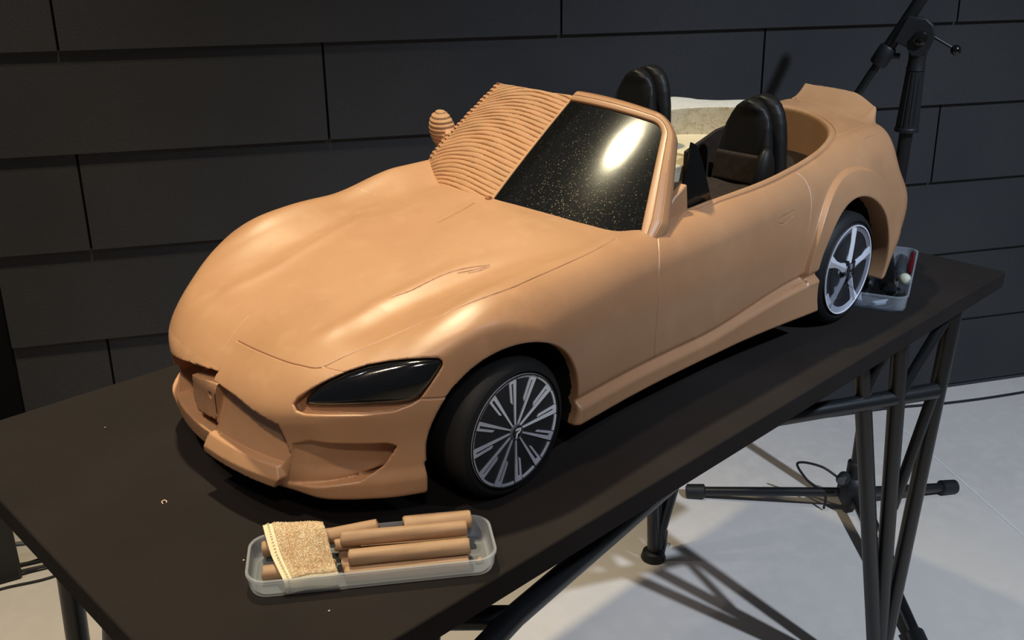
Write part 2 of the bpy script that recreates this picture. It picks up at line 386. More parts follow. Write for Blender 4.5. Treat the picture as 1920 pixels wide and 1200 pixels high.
LCK=Lut.__new__(Lut); LCK.a0,LCK.b0,LCK.st=.27,0.,.001; LCK.t=poly2(_GX,_GY,CK).astype(np.float32); LCK.na,LCK.nb=LCK.t.shape
CK2=[(a,b-.012 if b>.0 else b) for a,b in CK]
LCK2=Lut.__new__(Lut); LCK2.a0,LCK2.b0,LCK2.st=.27,0.,.001; LCK2.t=poly2(_GX,_GY,CK2).astype(np.float32); LCK2.na,LCK2.nb=LCK2.t.shape
def ckd(x,Y): return LCK(x,Y)+np.maximum(.272-x,0)+np.maximum(x-.798,0)
def hull0(x,y,z):
    Y=np.abs(y)
    T=LT(x,Y)
    # rough side of the cowl stands proud
    T=T+np.where(y>0,.016*sstep(.10,.17,Y)*sstep(.10,.2,x)*(1-sstep(.27,.36,x)),0)
    # ducktail (finished side only)
    xs=.808-2.0*Y*Y
    sp=np.clip((x-xs)/.038,0,1.15); ed=1-sstep(.122,.143,Y)
    duck=(y<0.004)&(x>.70)
    T=T+np.where(duck,(.0015*sstep(0,.06,sp)+.026*(1-.45*np.clip(Y/.12,0,1)**2)*sp**1.7)*ed,0)
    # hood dome edge
    Yc=.080+.18*np.clip(x+.03,0,.2)
    T=T+.0024*np.exp(-((Y-Yc)/.011)**2)*sstep(-.115,-.07,x)*(1-sstep(.06,.13,x))-.0016*np.exp(-((Y-Yc-.024)/.012)**2)*sstep(-.10,-.05,x)*(1-sstep(.08,.15,x))
    W=LW(x,z)
    rr=np.sqrt((x-.628)**2+(z-.082)**2)
    W=W+.0065*sstep(.1195,.1165,rr)*sstep(.05,.07,rr)*np.maximum(sstep(.078,.090,z),x>.6)
    # rocker skirt
    sk=sstep(.10,.108,x)*(1-sstep(.565,.58,x))
    ztop=.062+.024*sstep(.30,.54,x)
    W=W+sk*(.004+.006*sstep(.36,.53,x))*sstep(ztop+.004,ztop-.006,z)
    W=W-sk*.004*np.exp(-((z-ztop-.004)/.004)**2)
    # bumper corner fold rising from the intake to the wheel arch
    zl=.083+.60*(x+.088); W=W+.0060*sstep(zl+.0022,zl-.0022,z)*sstep(.03,.075,z)*sstep(-.105,-.085,x)*(1-sstep(-.02,.0,x))
    # canard at the bumper's lower corner
    W=W+.007*sstep(.062,.046,z)*(1-sstep(-.04,-.03,x))
    d=smax(z-T,Y-W-.03*sstep(.225,.25,z)*(x>.7),.020)
    fx=LF(Y,z)-.006*sstep(.060,.046,z)*sstep(.10,.14,Y)
    fx=fx+np.where(y>0,.003,0)
    d=smax(d,(fx-x)*.8,.020)
    xr=LR(Y,z)+np.where(duck,.014*ed*sstep(.215,.245,z),0)
    d=smax(d,(x-xr)*.85,np.where(duck,.014-.011*ed*sstep(.21,.235,z),.014))
    return d
def zlow(x,Y): return .036+.012*sstep(.06,.0,Y)*0+.0*x
def hull(x,y,z):
    d=hull0(x,y,z)
    return smax(d,np.where(x<-.03,.031+.010*sstep(.105,.135,np.abs(y))*(1-sstep(-.13,-.10,x))*0,.040)-z,.004)
def body(x,y,z):
    Y=np.abs(y); h0=hull(x,y,z); d=h0
    near=y<0
    # front lip under the grille
    lip=np.maximum(np.maximum(h0-.0010-.0060*np.clip((.057-z)/.012,0,1),poly2(Y,z,[(0,.0385),(.095,.0360),(.101,.046),(.095,.0545),(0,.0565)])),np.where(x<-.08,-1,1.)); lip=np.maximum(lip,y)
    d=smin(d,np.where(x<-.05,lip,1.),.002)
    # wheel arches
    for (cx_,cz_),R in ((FH,.0845),((.622,.078),.0895)):
        r=np.sqrt((x-cx_)**2+(z-cz_)**2)
        if R>.088: pass
        d=smax(d,-smax(r-R,.135-Y,.004),.003)
    d=np.where(x<.02,smax(d,-np.maximum(np.maximum(-.0655-x,z-.060),.13-Y),.003),d)
    # grille
    gn=np.maximum(poly2(Y,z,GR),-(h0+.0045+.0125*np.clip((z-.056)/.045,0,1))); gf=np.maximum(poly2(Y,z,GRF),-(h0+.026))
    g=np.where(near,gn,gf); g=np.where(x<-.02,g,1.)
    d=smax(d,-g,.001)
    # board left inside the unfinished half of the grille
    bd=np.maximum(np.maximum(poly2(y,z,[(-.001,.101),(.020,.099),(.048,.094),(.052,.070),(.040,.060),(-.001,.064)]),np.abs(h0+.016)-.012),-.5)
    bd=np.maximum(bd,-(np.sqrt((y-.012)**2+(z-.086)**2)-.003))
    d=np.minimum(d,np.where(x<-.05,bd,1.))
    # side intake, deeper towards the wheel
    dep=.0015+.021*np.clip((Y-.106)/.050,0,1)**1.1
    i=np.maximum(poly2(Y,z,IN),-(h0+dep)); i=np.where(x<-.03,i,1.)
    d=smax(d,-i,.0015)
    # headlight pocket (finished side)
    if len(HLR):
        a,b=hlc(x,y,z)
        hp=np.maximum(poly2(a,b,HLR),-(h0+.0115)); hp=np.where((x<.02)&near&(z>.09),hp,1.)
        d=smax(d,-hp,.002)
    # hole torn in the rough cowl
    q=np.sqrt(((x-.172-.25*(y-.046))/.0075)**2+((y-.046)/.018)**2+((z-.2115)/.006)**2)-1; q=q*.0055+.0006*np.sin(x*900)*np.sin(y*700+1)
    d=np.maximum(d,np.where((y>0.015)&(x>.15)&(x<.2),-q,-1))
    # cockpit
    c2=ckd(x,Y); ck=np.maximum(c2,.10-z)
    d=smax(d,-ck,.0045)
    # belt groove around the opening
    d=d+np.where((z>.17)&(x>.30),.0006*np.exp(-((c2-.0088)/.0018)**2)-.0014*np.exp(-((c2-.0045)/.003)**2),0)
    # unfinished far half: clay stops at the centre line behind the doors
    d=smax(d,np.where(x>.40,np.minimum(y-.002,(x-.40)*1.),-1),.001)
    return d
def hlc(x,y,z):
    px,py,pz=x-HLO[0],y-HLO[1],z-HLO[2]
    return px*HLa[0]+py*HLa[1]+pz*HLa[2],px*HLb[0]+py*HLb[1]+pz*HLb[2]
def foam(x,y,z):
    Y=np.abs(y); d=smax(z-(LT(x,np.minimum(Y,.15))-.0015-.009*(1-np.clip(Y/.16,0,1))),Y-(LW(x,np.minimum(z,.19))-.010),.004); d=smax(d,(x-LR(Y,z))*.85+.008,.004)
    d=np.maximum(np.maximum(d,.002-y),.42-x); d=np.maximum(d,.12-z)
    ck=np.maximum(LCK2(x,np.abs(y))+np.maximum(.272-x,0)+np.maximum(x-.798,0),.186-z)
    d=smax(d,-ck,.002)
    return d

SEAMS = {
 'hood': [(-0.1265, 0.0032, 0.1337), (-0.1265, -0.0189, 0.1342), (-0.1257, -0.0445, 0.1352), (-0.1212, -0.0884, 0.1378), (-0.1141, -0.1101, 0.1401), (-0.0982, -0.1193, 0.1469), (-0.072, -0.13, 0.1556), (-0.0467, -0.1427, 0.1652), (-0.0217, -0.1632, 0.1779), (0.009, -0.1775, 0.1877), (0.042, -0.1835, 0.191), (0.0765, -0.1828, 0.1931), (0.132, -0.1782, 0.1946), (0.1771, -0.1725, 0.1962), (0.2037, -0.1671, 0.1972)] ,
 'hood_lamp': [(-0.1125, -0.111, 0.1409), (-0.1087, -0.1241, 0.141), (-0.1049, -0.1356, 0.1411)] ,
 'vent': [(-0.0146, -0.0842, 0.1707), (0.0028, -0.09, 0.174), (0.0206, -0.092, 0.1778), (0.0443, -0.0952, 0.1822), (0.065, -0.1024, 0.1842), (0.0838, -0.1121, 0.1847)] ,
 'vent2': [(0.0522, -0.1014, 0.1818), (0.0697, -0.1085, 0.183), (0.0841, -0.1133, 0.1844), (0.0732, -0.1122, 0.1825), (0.0603, -0.1075, 0.1813)] ,
 'door_front': [(0.249, -0.1836, 0.1937), (0.2372, -0.1954, 0.1832), (0.2252, -0.2055, 0.1604), (0.2233, -0.2086, 0.1275), (0.2263, -0.2054, 0.0905), (0.2312, -0.1999, 0.0643)] ,
 'door_rear': [(0.5234, -0.1782, 0.2112), (0.5284, -0.1868, 0.2034), (0.5285, -0.1963, 0.1895), (0.5216, -0.2042, 0.1695), (0.5119, -0.2087, 0.1495), (0.5002, -0.2101, 0.1193), (0.4929, -0.2082, 0.0937), (0.4832, -0.2096, 0.0823)] ,
 'bumper': [(-0.0676, -0.1855, 0.1214), (-0.0543, -0.1916, 0.1194), (-0.0409, -0.1968, 0.118), (-0.028, -0.2013, 0.1166)] ,
 'template': [(-0.1367, 0.0118, 0.1261), (-0.1229, 0.0164, 0.1366), (-0.1016, 0.0208, 0.1479)] ,
 'cowl': [(0.115, -0.0, 0.1969), (0.1324, 0.0002, 0.2002), (0.153, 0.0019, 0.2034), (0.1759, 0.0082, 0.2054)] ,
 'cowl2': [(0.1304, 0.1723, 0.1994), (0.1417, 0.1266, 0.1945), (0.1288, 0.0532, 0.1991), (0.1253, 0.005, 0.199)] ,
 'duck': [(0.8093, -0.002, 0.2433), (0.8005, -0.0258, 0.2425), (0.7883, -0.0543, 0.2415), (0.7802, -0.08, 0.239), (0.7743, -0.104, 0.2354), (0.7608, -0.1314, 0.2328), (0.752, -0.1469, 0.2318)] ,
 'tail': [(0.6413, -0.1488, 0.2282), (0.6712, -0.1487, 0.2294), (0.7145, -0.1482, 0.2308), (0.7538, -0.1476, 0.2317)] ,
 'lamp': [(0.7059, -0.1705, 0.2219), (0.7183, -0.1684, 0.2233), (0.7396, -0.1691, 0.2224)] ,
 'handle': [(0.4524, -0.2022, 0.1716), (0.462, -0.2017, 0.1734), (0.476, -0.2016, 0.1743), (0.4856, -0.2013, 0.1755)] ,
 'handle2': [(0.4505, -0.203, 0.169), (0.4577, -0.2038, 0.1664), (0.4742, -0.2033, 0.1686), (0.4829, -0.2027, 0.1712)] ,
 'skirt_rear': [(0.4845, -0.2103, 0.0821), (0.5011, -0.2117, 0.0837), (0.5107, -0.2145, 0.086)] ,
}

SEAMW = {'duck': (.0005, .0010), 'hood': (.0005, .0010), 'hood_lamp': (.0003, .0005), 'vent': (.0005, .0010), 'vent2': (.0004, .0008), 'door_front': (.0005, .0010), 'door_rear': (.0004, .0006),
         'bumper': (.0006, .0013), 'template': (.0004, .0002), 'cowl': (.0007, .0016), 'cowl2': (.0004, .0005), 'tail': (.0004, .0005), 'lamp': (.0004, .0006),
         'handle': (.0006, .0016), 'handle2': (.0005, .0008), 'skirt_rear': (.0007, .0018)}
VOX = .0015
SUBD = 2

# ---------------------------------------------------------------- the setting
mb = MB().box((1.0, -.2, FLOOR-.02), (7, 6, .04)); fl = mb.build('floor', FLOORM); tag(fl, None, kind='structure')
_a = -math.radians(28.667); DW = Vector((math.cos(_a), math.sin(_a), 0)); NW = Vector((DW.y, -DW.x, 0)); WP = Vector((2.366, .05, 0))   # NW faces the room
def wp(s, z, off=0): return WP+DW*s+NW*off+Vector((0, 0, z))
# backing wall, and clapped panels leaning slightly out at their lower edge
wb = MB().prism([(-4.2, FLOOR), (3.0, FLOOR), (3.0, 1.9), (-4.2, 1.9)], lambda a, b, h: wp(a, b, h), -.08, -.014)
wall = wb.build('wall_back', GAPM); tag(wall, None, kind='structure')
pm = MB()
for r in range(-5, 9):
    z0 = .056+.1985*r; z1 = z0+.1985; z0c = max(z0, FLOOR)
    if z1 < FLOOR+.01: continue
    st = -2.446 if r % 2 else -1.948
    for k in range(-1, 6):
        a = st+1.0085*(k-1 if not r % 2 else k-1)+.0025; b = a+1.0085-.005
        a = max(a, -2.63); b = min(b, 3.0)
        if b-a < .05: continue
        P = []
        for (s, z, o) in ((a, z0c, .0), (b, z0c, .0), (b, z1, -.011), (a, z1, -.011)): P.append(wp(s, z, o))
        for (s, z, o) in ((a, z0c, -.02), (b, z0c, -.02), (b, z1, -.02), (a, z1, -.02)): P.append(wp(s, z, o))
        pm.add(P, [(0, 1, 2, 3), (7, 6, 5, 4), (0, 4, 5, 1), (1, 5, 6, 2), (2, 6, 7, 3), (3, 7, 4, 0)])
pan = pm.build('wall_panels', WALLM); tag(pan, None, kind='structure')
pan.name = 'trim_1'
jm = MB().add([(1.881, .258, FLOOR+.0006), (1.4, -.434, FLOOR+.0006), (1.403, -.437, FLOOR+.0006), (1.884, .255, FLOOR+.0006)], [(0, 1, 2, 3)])
J0 = Vector((1.881, .258, FLOOR+.0005)); Jd = Vector((1.545-1.881, -.231-.258, 0)).normalized(); Jn = Vector((Jd.y, -Jd.x, 0))
jm = MB().box(J0+Jd*.75, (2.2, .0035, .001), rot=Matrix(((Jd.x, Jn.x, 0), (Jd.y, Jn.y, 0), (0, 0, 1))))
tag(jm.build('trim_2', JOINT), None, kind='structure')

# ---------------------------------------------------------------- display table
tb = empty('display_table', (.33, 0, FLOOR), 'long black table with a thin matte top on welded tubular truss legs', 'table')
top = MB().box((.330, -.0035, -.0125), (1.302, .566, .025)).build('tabletop', BOARD, tb, bevel=.002)
def tub(name, pts, r, par=tb): return MB().tube(pts, r, 24).build(name, STEEL, par)
R1, R2, RB = .0125, .0085, .0125
FRt = (.872, -.243, FLOOR)
def leggroup(sx, sy):
    """three tubes rising from one foot plus webs, mirrored by sx, sy about the table centre"""
    f = lambda p: (.33+sx*(p[0]-.33), sy*p[1], p[2])
    foot = f((.872, -.243, FLOOR+.01))
    t3 = f((.888, -.256, -.03)); t2 = f((.788, -.2215, -.03)); t1 = f((.730, -.185, -.03))
    b3 = f((.868, -.256, -.17)); b2 = f((.806, -.226, -.17)); b1 = f((.75, -.196, -.17))
    for t in (t3, t2, t1): tub('leg', [foot, t], R1)
    MB().lathe([(0, 0), (.024, 0), (.026, .004), (.022, .018), (.014, .022), (0, .022)], (foot[0], foot[1], FLOOR), (0, 0, 1), 28).build('foot_cap', PLAST, tb)
    tub('brace', [f((.754, -.198, -.165)), t2], R2)
    tub('brace', [f((.81, -.228, -.165)), t3], R2)
    tub('brace', [f((.866, -.254, -.18)), f((.835, -.235, -.37))], R2)
leggroup(1, -1*-1)
# far right leg: tubes fan out from its foot
fF = (.897, .262, FLOOR+.01)
for t in ((.745, .195, -.03), (.88, .235, -.03), (.965, .15, -.03)): tub('leg', [fF, t], R1)
MB().lathe([(0, 0), (.024, 0), (.026, .004), (.022, .018), (.014, .022), (0, .022)], (fF[0], fF[1], FLOOR), (0, 0, 1), 28).build('foot_cap', PLAST, tb)
MB().box((.935, .27, FLOOR+.02), (.035, .02, .04), Matrix.Rotation(.5, 3, 'Z')).build('foot_block', PLAST, tb, bevel=.003)
# left legs
fL = (-.262, .245, FLOOR+.01)
for t in ((-.239, .216, -.03), (-.228, .096, -.03)): tub('leg', [fL, t], R1)
fN = (-.21, -.243, FLOOR+.01)
for t in ((-.028, -.155, -.03), (-.24, -.25, -.03)): tub('leg', [fN, t], R1)
for f_ in (fL, fN): MB().lathe([(0, 0), (.024, 0), (.026, .004), (.022, .018), (.014, .022), (0, .022)], (f_[0], f_[1], FLOOR), (0, 0, 1), 28).build('foot_cap', PLAST, tb)
# rails of the truss
tub('rail', [(.868, -.256, -.17), (.50, -.0755, -.17)], R1)
tub('rail', [(.50, -.0755, -.17), (.39, -.1323, -.17), (.049, -.180, -.17), (-.234, -.247, -.17)], RB)
tub('rail', [(.047, -.181, -.17), (-.12, -.02, -.17), (-.236, .118, -.17)], R1)
tub('rail', [(.772, .206, -.17), (.50, -.0755, -.17)], R1)

# ---------------------------------------------------------------- the clay car
car = empty('clay_car_model', (.3, 0, 0), 'brown clay scale model of an open roadster, smooth on its near half', 'car model')
H_ = VOX
P, Q = surf(body, (-.185, -.235, .025), (.87, .235, .29), H_, 2)
# orientation check and material split: inner faces of the wheel arches are the black armature
a, b, c, d = (P[Q[:, i]] for i in range(4)); nrm = np.cross(c-a, d-b); cen = (a+b+c+d)/4; nrm /= np.maximum(np.linalg.norm(nrm, axis=1, keepdims=True), 1e-12)
g = body(*(cen+nrm*.0005).T)-body(*(cen-nrm*.0005).T)
if np.median(g) < 0: Q = Q[:, ::-1].copy(); nrm = -nrm
me = bpy.data.meshes.new('clay_body'); me.from_pydata(P.tolist(), [], Q.tolist()); me.update()
x, y, z = cen.T; Y = np.abs(y)
rf = np.hypot(x-FH[0], z-FH[1]); rr = np.hypot(x-.622, z-.078)
h0_ = hull0(x, y, z)
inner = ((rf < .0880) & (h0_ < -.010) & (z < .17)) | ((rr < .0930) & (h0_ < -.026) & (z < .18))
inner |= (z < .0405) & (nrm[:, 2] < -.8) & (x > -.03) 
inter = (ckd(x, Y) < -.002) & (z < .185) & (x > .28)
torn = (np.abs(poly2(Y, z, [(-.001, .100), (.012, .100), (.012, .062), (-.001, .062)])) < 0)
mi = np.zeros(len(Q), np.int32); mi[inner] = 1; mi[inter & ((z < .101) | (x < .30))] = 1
rough = (y > .0005) & (x < .42)
mi[(mi == 0) & rough & (x < -.10) & (z < .115)] = 2
mi[(mi == 0) & (y > .025) & (y < .068) & (x > .16) & (x < .195) & (h0_ < -.0012) & (z > .19)] = 3
for m in (CLAY, ARM, CLAYR, CLAYD): me.materials.append(m)
me.polygons.foreach_set('material_index', mi)
# score the seams: refine the faces along them and push the groove in
bm = bmesh.new(); bm.from_mesh(me)
def dist_to(poly, pts):
    best = np.full(len(pts), 1e9)
    for i in range(len(poly)-1):
        u = poly[i+1]-poly[i]; w = pts-poly[i]; t = np.clip((w@u)/(u@u+1e-18), 0, 1); best = np.minimum(best, np.linalg.norm(w-t[:, None]*u, axis=1))
    return best
def snap(poly):
    p = sm_path(poly, 6)
    for _ in range(5):
        e = .0005; f0 = body(*p.T); gr = np.stack([body(*(p+np.eye(3)[i]*e).T)-body(*(p-np.eye(3)[i]*e).T) for i in range(3)], 1)/(2*e)
        p = p-gr*(f0/np.maximum((gr**2).sum(1), .2))[:, None]
    return p
paths = [(snap(np.array(v)), SEAMW.get(k, (.0006, .0011))) for k, v in SEAMS.items()]
_ck = np.array([q for q in CK if q[0] > .30 and q[1] > .0]); _tg = np.gradient(_ck, axis=0); _tg /= np.linalg.norm(_tg, axis=1, keepdims=True)
_bl = _ck+np.stack([-_tg[:, 1], _tg[:, 0]], 1)*.0092; _bl3 = np.stack([_bl[:, 0], -_bl[:, 1], LT(_bl[:, 0], _bl[:, 1])], 1)
paths.append((snap(_bl3), (.0006, .0014)))
def seamdist(pts):
    D = np.full(len(pts), 1e9)
    for p, _ in paths:
        lo, hi = p.min(0)-.006, p.max(0)+.006; m = ((pts > lo) & (pts < hi)).all(1)
        if m.any(): D[m] = np.minimum(D[m], dist_to(p, pts[m]))
    return D
for rnd in range(SUBD):
    bm.verts.ensure_lookup_table(); co = np.array([v.co for v in bm.verts]); D = seamdist(co); lim = (VOX*2.3, VOX*1.45)[rnd]
    es = [e for e in bm.edges if D[e.verts[0].index] < lim and D[e.verts[1].index] < lim]
    bmesh.ops.subdivide_edges(bm, edges=es, cuts=1, use_grid_fill=True)
    bm.verts.index_update()
bm.normal_update(); bm.verts.ensure_lookup_table(); co = np.array([v.co for v in bm.verts]); no = np.array([v.normal for v in bm.verts])
for p, (w, dep) in paths:
    lo, hi = p.min(0)-.004, p.max(0)+.004; m = np.where(((co > lo) & (co < hi)).all(1))[0]
    if not len(m): continue
    dd = dist_to(p, co[m]); k = dd < w*2
    for i, di in zip(m[k], dd[k]): bm.verts[i].co = Vector(co[i]-no[i]*dep*max(0, 1-(di/(w*2))**2))
bm.to_mesh(me); bm.free(); me.polygons.foreach_set('use_smooth', [True]*len(me.polygons))
bo = bpy.data.objects.new('clay_body', me); lnk(bo); bo.parent = car; bo.matrix_parent_inverse = Matrix.Translation((-.3, 0, 0))
# headlamp cover of glossy black film
def lampF(x, y, z):
    a, b = hlc(x, y, z); h = hull(x, y, z)
    d = smax(poly2(a, b, HLP)+.0002, h-.0012+.0065*sstep(.004, -.020, b), .007); d = smax(d, -(h+.016), .001); return np.where((y < -.05) & (z > .09), d, .02)
surf_obj('headlamp_cover', lampF, (-.16, -.22, .095), (-.03, -.09, .17), VOX*.6, LAMP, car)
# unfinished foam rim on the far half and its cream shelf
fo = surf_obj('foam_core', foam, (.40, -.01, .11), (.86, .24, .27), VOX, FOAM, car)
fo.data.materials.append(WHITE); fo.data.polygons.foreach_set('material_index', [1 if (abs(p.normal.z) > .75 and p.center.z > .205) else 0 for p in fo.data.polygons])
sh = MB().prism([(.585, .004), (.585, .163), (.62, .158), (.672, .138), (.712, .108), (.745, .06), (.752, .004)], lambda a, b, h: (a, b, h), .183, .190).build('cream_shelf', CREAM, car)
sh = MB().prism([(.60, .002), (.60, -.163), (.62, -.158), (.672, -.14), (.712, -.11), (.745, -.06), (.752, .002)], lambda a, b, h: (a, b, h), .170, .182).build('rear_shelf', SEATB, car)
MB().prism([(.548, .204), (.618, .2235), (.75, .236), (.75, .17), (.60, .12), (.548, .12)], lambda a, b, h: (a, h, b), -.002, .0035).build('centre_partition', SEATB, car, bevel=.001)
MB().box((.47, 0, .108), (.36, .31, .01)).build('cabin_floor', SEATB, car)
MB().prism([(.30, -.162), (.60, -.166), (.60, -.150), (.30, -.150)], lambda a, b, h: (a, b, h), .10, .19).build('door_lining', ARM, car)
MB().prism([(.285, .163), (.60, .168), (.60, .150), (.285, .150)], lambda a, b, h: (a, b, h), .10, .19).build('door_lining', ARM, car)
# dashboard hidden behind the windscreen, with the black quarter panel at the door
MB().prism([(.25, .195), (.325, .192), (.34, .175), (.335, .11), (.25, .11)], lambda a, b, h: (a, h, b), -.158, .158).build('dashboard', ARM, car, bevel=.004)
qp = [(.318, .190), (.322, .232), (.332, .273), (.342, .268), (.352, .252), (.362, .232), (.371, .213), (.379, .195), (.379, .190)]
MB().prism(qp, lambda a, b, h: (a, h, b), -.1605, -.158).build('side_glass', GLOSSB, car)
MB().prism([(.288, -.174), (.368, -.175), (.369, -.164), (.29, -.160)], lambda a, b, h: (a, b, h+.08*(a-.32)), .190, .2015).build('window_seal', CLAY, car, bevel=.0015)

# windscreen: ruled surface between its base line and the header
def wsp(v, u, off=0.):
    v = np.asarray(v, float); u = np.asarray(u, float)
    y = v*(.170-.048*u)
    xb = .195+.045*v*v; zb = .204-.010*v*v; xt = .321+.012*v*v; zt = .2985-.013*v*v
    x = xb+(xt-xb)*u; z = zb+(zt-zb)*u; b = .0015*4*u*(1-u)+off
    n = np.stack([-.60+0*v, .42*v, .77+0*v], -1); n /= np.linalg.norm(n, axis=-1, keepdims=True)
    return np.stack([x, y, z], -1)+n*np.asarray(b)[..., None]
def gridmesh(name, Pg, mat, par, back=None, smooth=True):
    nu, nv = Pg.shape[:2]; v = Pg.reshape(-1, 3).tolist(); f = [(i*nv+j, i*nv+j+1, (i+1)*nv+j+1, (i+1)*nv+j) for i in range(nu-1) for j in range(nv-1)]
    if back is not None:
        n = len(v); v += back.reshape(-1, 3).tolist(); f += [tuple(n+k for k in reversed(q)) for q in f]
        bd = [j for j in range(nv)]+[i*nv+nv-1 for i in range(1, nu)]+[(nu-1)*nv+j for j in range(nv-2, -1, -1)]+[i*nv for i in range(nu-2, 0, -1)]
        for k in range(len(bd)): a, b = bd[k], bd[(k+1) % len(bd)]; f.append((b, a, a+n, b+n))
    o = mesh(name, v, f, mat, par, smooth); sharp(o, 40); return o
# outline of the glass in (v,u), rounded at the upper corner; frame loops grow from it
GL_ = [(0, -.02), (-.35, -.025), (-.7, -.02), (-.93, -.01), (-.985, .0), (-.985, .25), (-.982, .5), (-.975, .75), (-.965, .88), (-.945, .935), (-.905, .965), (-.82, .975), (-.5, .98), (-.2, .98), (0, .98)]
gu = np.linspace(0, 1, 61); gv = np.linspace(0, 1, 61)
def corner(v, u):   # squash a unit square onto the rounded outline
    return v, u
Ug, Vg = np.meshgrid(np.linspace(-.03, .985, 60), np.linspace(-1.0, .0, 70), indexing='ij')
# round the top near corner by clamping radius r in metric space
mu = Ug*.16; mv = Vg*.15; r_ = .016; cu, cv = .985*.16-r_, -1.0*.15+r_
inc = (mu > cu) & (mv < cv); du = mu-cu; dv = mv-cv
mxx = np.maximum(np.abs(du), np.abs(dv)); ln = np.hypot(du, dv); sc = np.where(inc & (ln > 0), mxx/np.maximum(ln, 1e-9), 1)
mu = np.where(inc, cu+du*sc, mu); mv = np.where(inc, cv+dv*sc, mv)
gridmesh('windscreen_glass', wsp(mv/.15, mu/.16, .0015), GLASS, car, wsp(mv/.15, mu/.16, -.004))
# frame: loops around the outline (bottom near corner, up the pillar, round, along the header to the centre line)
ol = []
for t in np.linspace(-.02, (cu)/.16, 40): ol.append((-1.0, t))
for t in np.linspace(0, math.pi/2, 14)[1:]: ol.append(((cv-r_*math.cos(t))/.15, (cu+r_*math.sin(t))/.16))
for t in np.linspace(cv/.15, 0, 40)[1:]: ol.append((t, .985))
ol = np.array(ol); tt = np.gradient(ol*np.array([.15, .16]), axis=0); nn = np.stack([-tt[:, 1], tt[:, 0]], 1); nn /= np.linalg.norm(nn, axis=1, keepdims=True)
# widen the pillar towards its foot
base_w = np.interp(ol[:, 1], [-.02, .12, .9], [.72, 1.0, 1.0])
prof = [(-.0004, -.003), (-.0002, .0035), (.0008, .0045), (.0066, .0050), (.0072, .0040), (.0078, .0050), (.0135, .0042), (.0143, .0030), (.0150, .0036), (.0195, -.0010), (.0215, -.0060), (.0205, -.0130), (.0140, -.0170), (.002, -.0160), (-.0004, -.010)]
L = []
for w, h in prof:
    q = ol+nn*(w*base_w)[:, None]/np.array([.15, .16]); L.append(wsp(q[:, 0], q[:, 1], h+0*q[:, 0]))
L = np.array(L); k = len(prof); n_ = L.shape[1]
vv = L.reshape(-1, 3).tolist(); ff = [(i*n_+j, i*n_+j+1, ((i+1) % k)*n_+j+1, ((i+1) % k)*n_+j) for i in range(k) for j in range(n_-1)]
ff.append(tuple(i*n_ for i in range(k))); ff.append(tuple(i*n_+n_-1 for i in reversed(range(k))))
fr = mesh('windscreen_frame', vv, ff, CLAY, car); sharp(fr, 50)
bmx = bmesh.new(); bmx.from_mesh(fr.data); bmesh.ops.recalc_face_normals(bmx, faces=bmx.faces[:]); bmx.to_mesh(fr.data); bmx.free()
# clay sail closing the gap between pillar foot and door
MB().prism([(.262, .186), (.315, .186), (.322, .205), (.318, .232), (.298, .222)], lambda a, b, h: (a, h, b), -.168, -.158).build('pillar_foot', CLAY, car, bevel=.002)
# unfinished half: ribbed clay slab
U, V = np.meshgrid(np.linspace(-.10, 1.075, 420), np.linspace(.004, 1.09, 220), indexing='ij')
ph = U-.07*np.sin(np.clip(V, 0, 1)*math.pi*.75)+.20*np.clip(V, 0, 1.1)**4+.012*np.sin(9*U)*V
cyc = ph*24+.15*np.sin(7*ph); fr_ = cyc-np.floor(cyc)
rid = .0022*(1-(2*fr_-1)**4) - .0022
amp = sstep(.008, .05, V)*(.75+.25*np.sin(13*V+5*np.floor(cyc)))
edge = sstep(.965, .94, V)
off = .0022+.012*np.clip(V, 0, 1)**2*sstep(-.1, .25, U)+rid*amp*edge
notch = .0035*np.exp(-((V-.985)/.018)**2)*(np.sin(U*24*math.pi)**2 > .55)*(U > .02)
off = off-notch+.007*np.clip(V, 0, 1)**2*U-.030*sstep(1.0, 1.09, V)-.022*sstep(1.03, 1.075, U)**1.5
off = off+.0012*np.sin(37*U+11*V)*np.sin(23*V)*.35
yy = V
Pf = wsp(V, U, off); Pb = wsp(V, U, -.012+0*off)
gridmesh('ribbed_windscreen_half', Pf, CLAYR, car, Pb)
# gouges torn in the rough clay at the foot of the screen
def blob(c, r, amp, seed):
    R = np.random.RandomState(seed); k = R.uniform(-1, 1, (6, 3))*220; ph = R.uniform(0, 6, 6); ax = np.array(c[3:]) if len(c) > 3 else None
    def F(x, y, z):
        qx, qy, qz = (x-c[0])/r[0], (y-c[1])/r[1], (z-c[2])/r[2]
        n = sum(np.sin(k[i, 0]*x+k[i, 1]*y*1.5+k[i, 2]*z+ph[i]) for i in range(6))
        return (np.sqrt(qx*qx+qy*qy+qz*qz)-1)*min(r)+amp*n
    return F
surf_obj('torn_gouge', blob((.1945, .006, .2045), (.006, .006, .0045), .0005, 5), (.18, -.004, .195), (.21, .025, .22), .0007, CLAYD, car, 1)
# rough door mirror on the far side
def mirF(x, y, z):
    qx, qy, qz = (x-.300)/.0155, (y-.203)/.0215, (z-.2375-.25*(y-.2))/.0245
    d = (np.sqrt(qx*qx+qy*qy+qz*qz)-1)*.018
    d = smax(d, (x-.306), .003)
    rr = (z-.15*x)*2*math.pi/.0052; d = d+.0006*np.cos(rr+4*np.sin(y*40))*sstep(.308, .302, x)+.0009*np.sin(y*900)*np.sin(z*800)*sstep(.301, .305, x)
    st = np.maximum(np.sqrt(((x-.292)/1.3)**2+(y-.193+.5*(z-.21))**2)-.007, np.maximum(.19-z, z-.24))
    return smin(d, st, .006)
surf_obj('door_mirror', mirF, (.255, .165, .185), (.32, .235, .27), .0011, CLAYR, car)

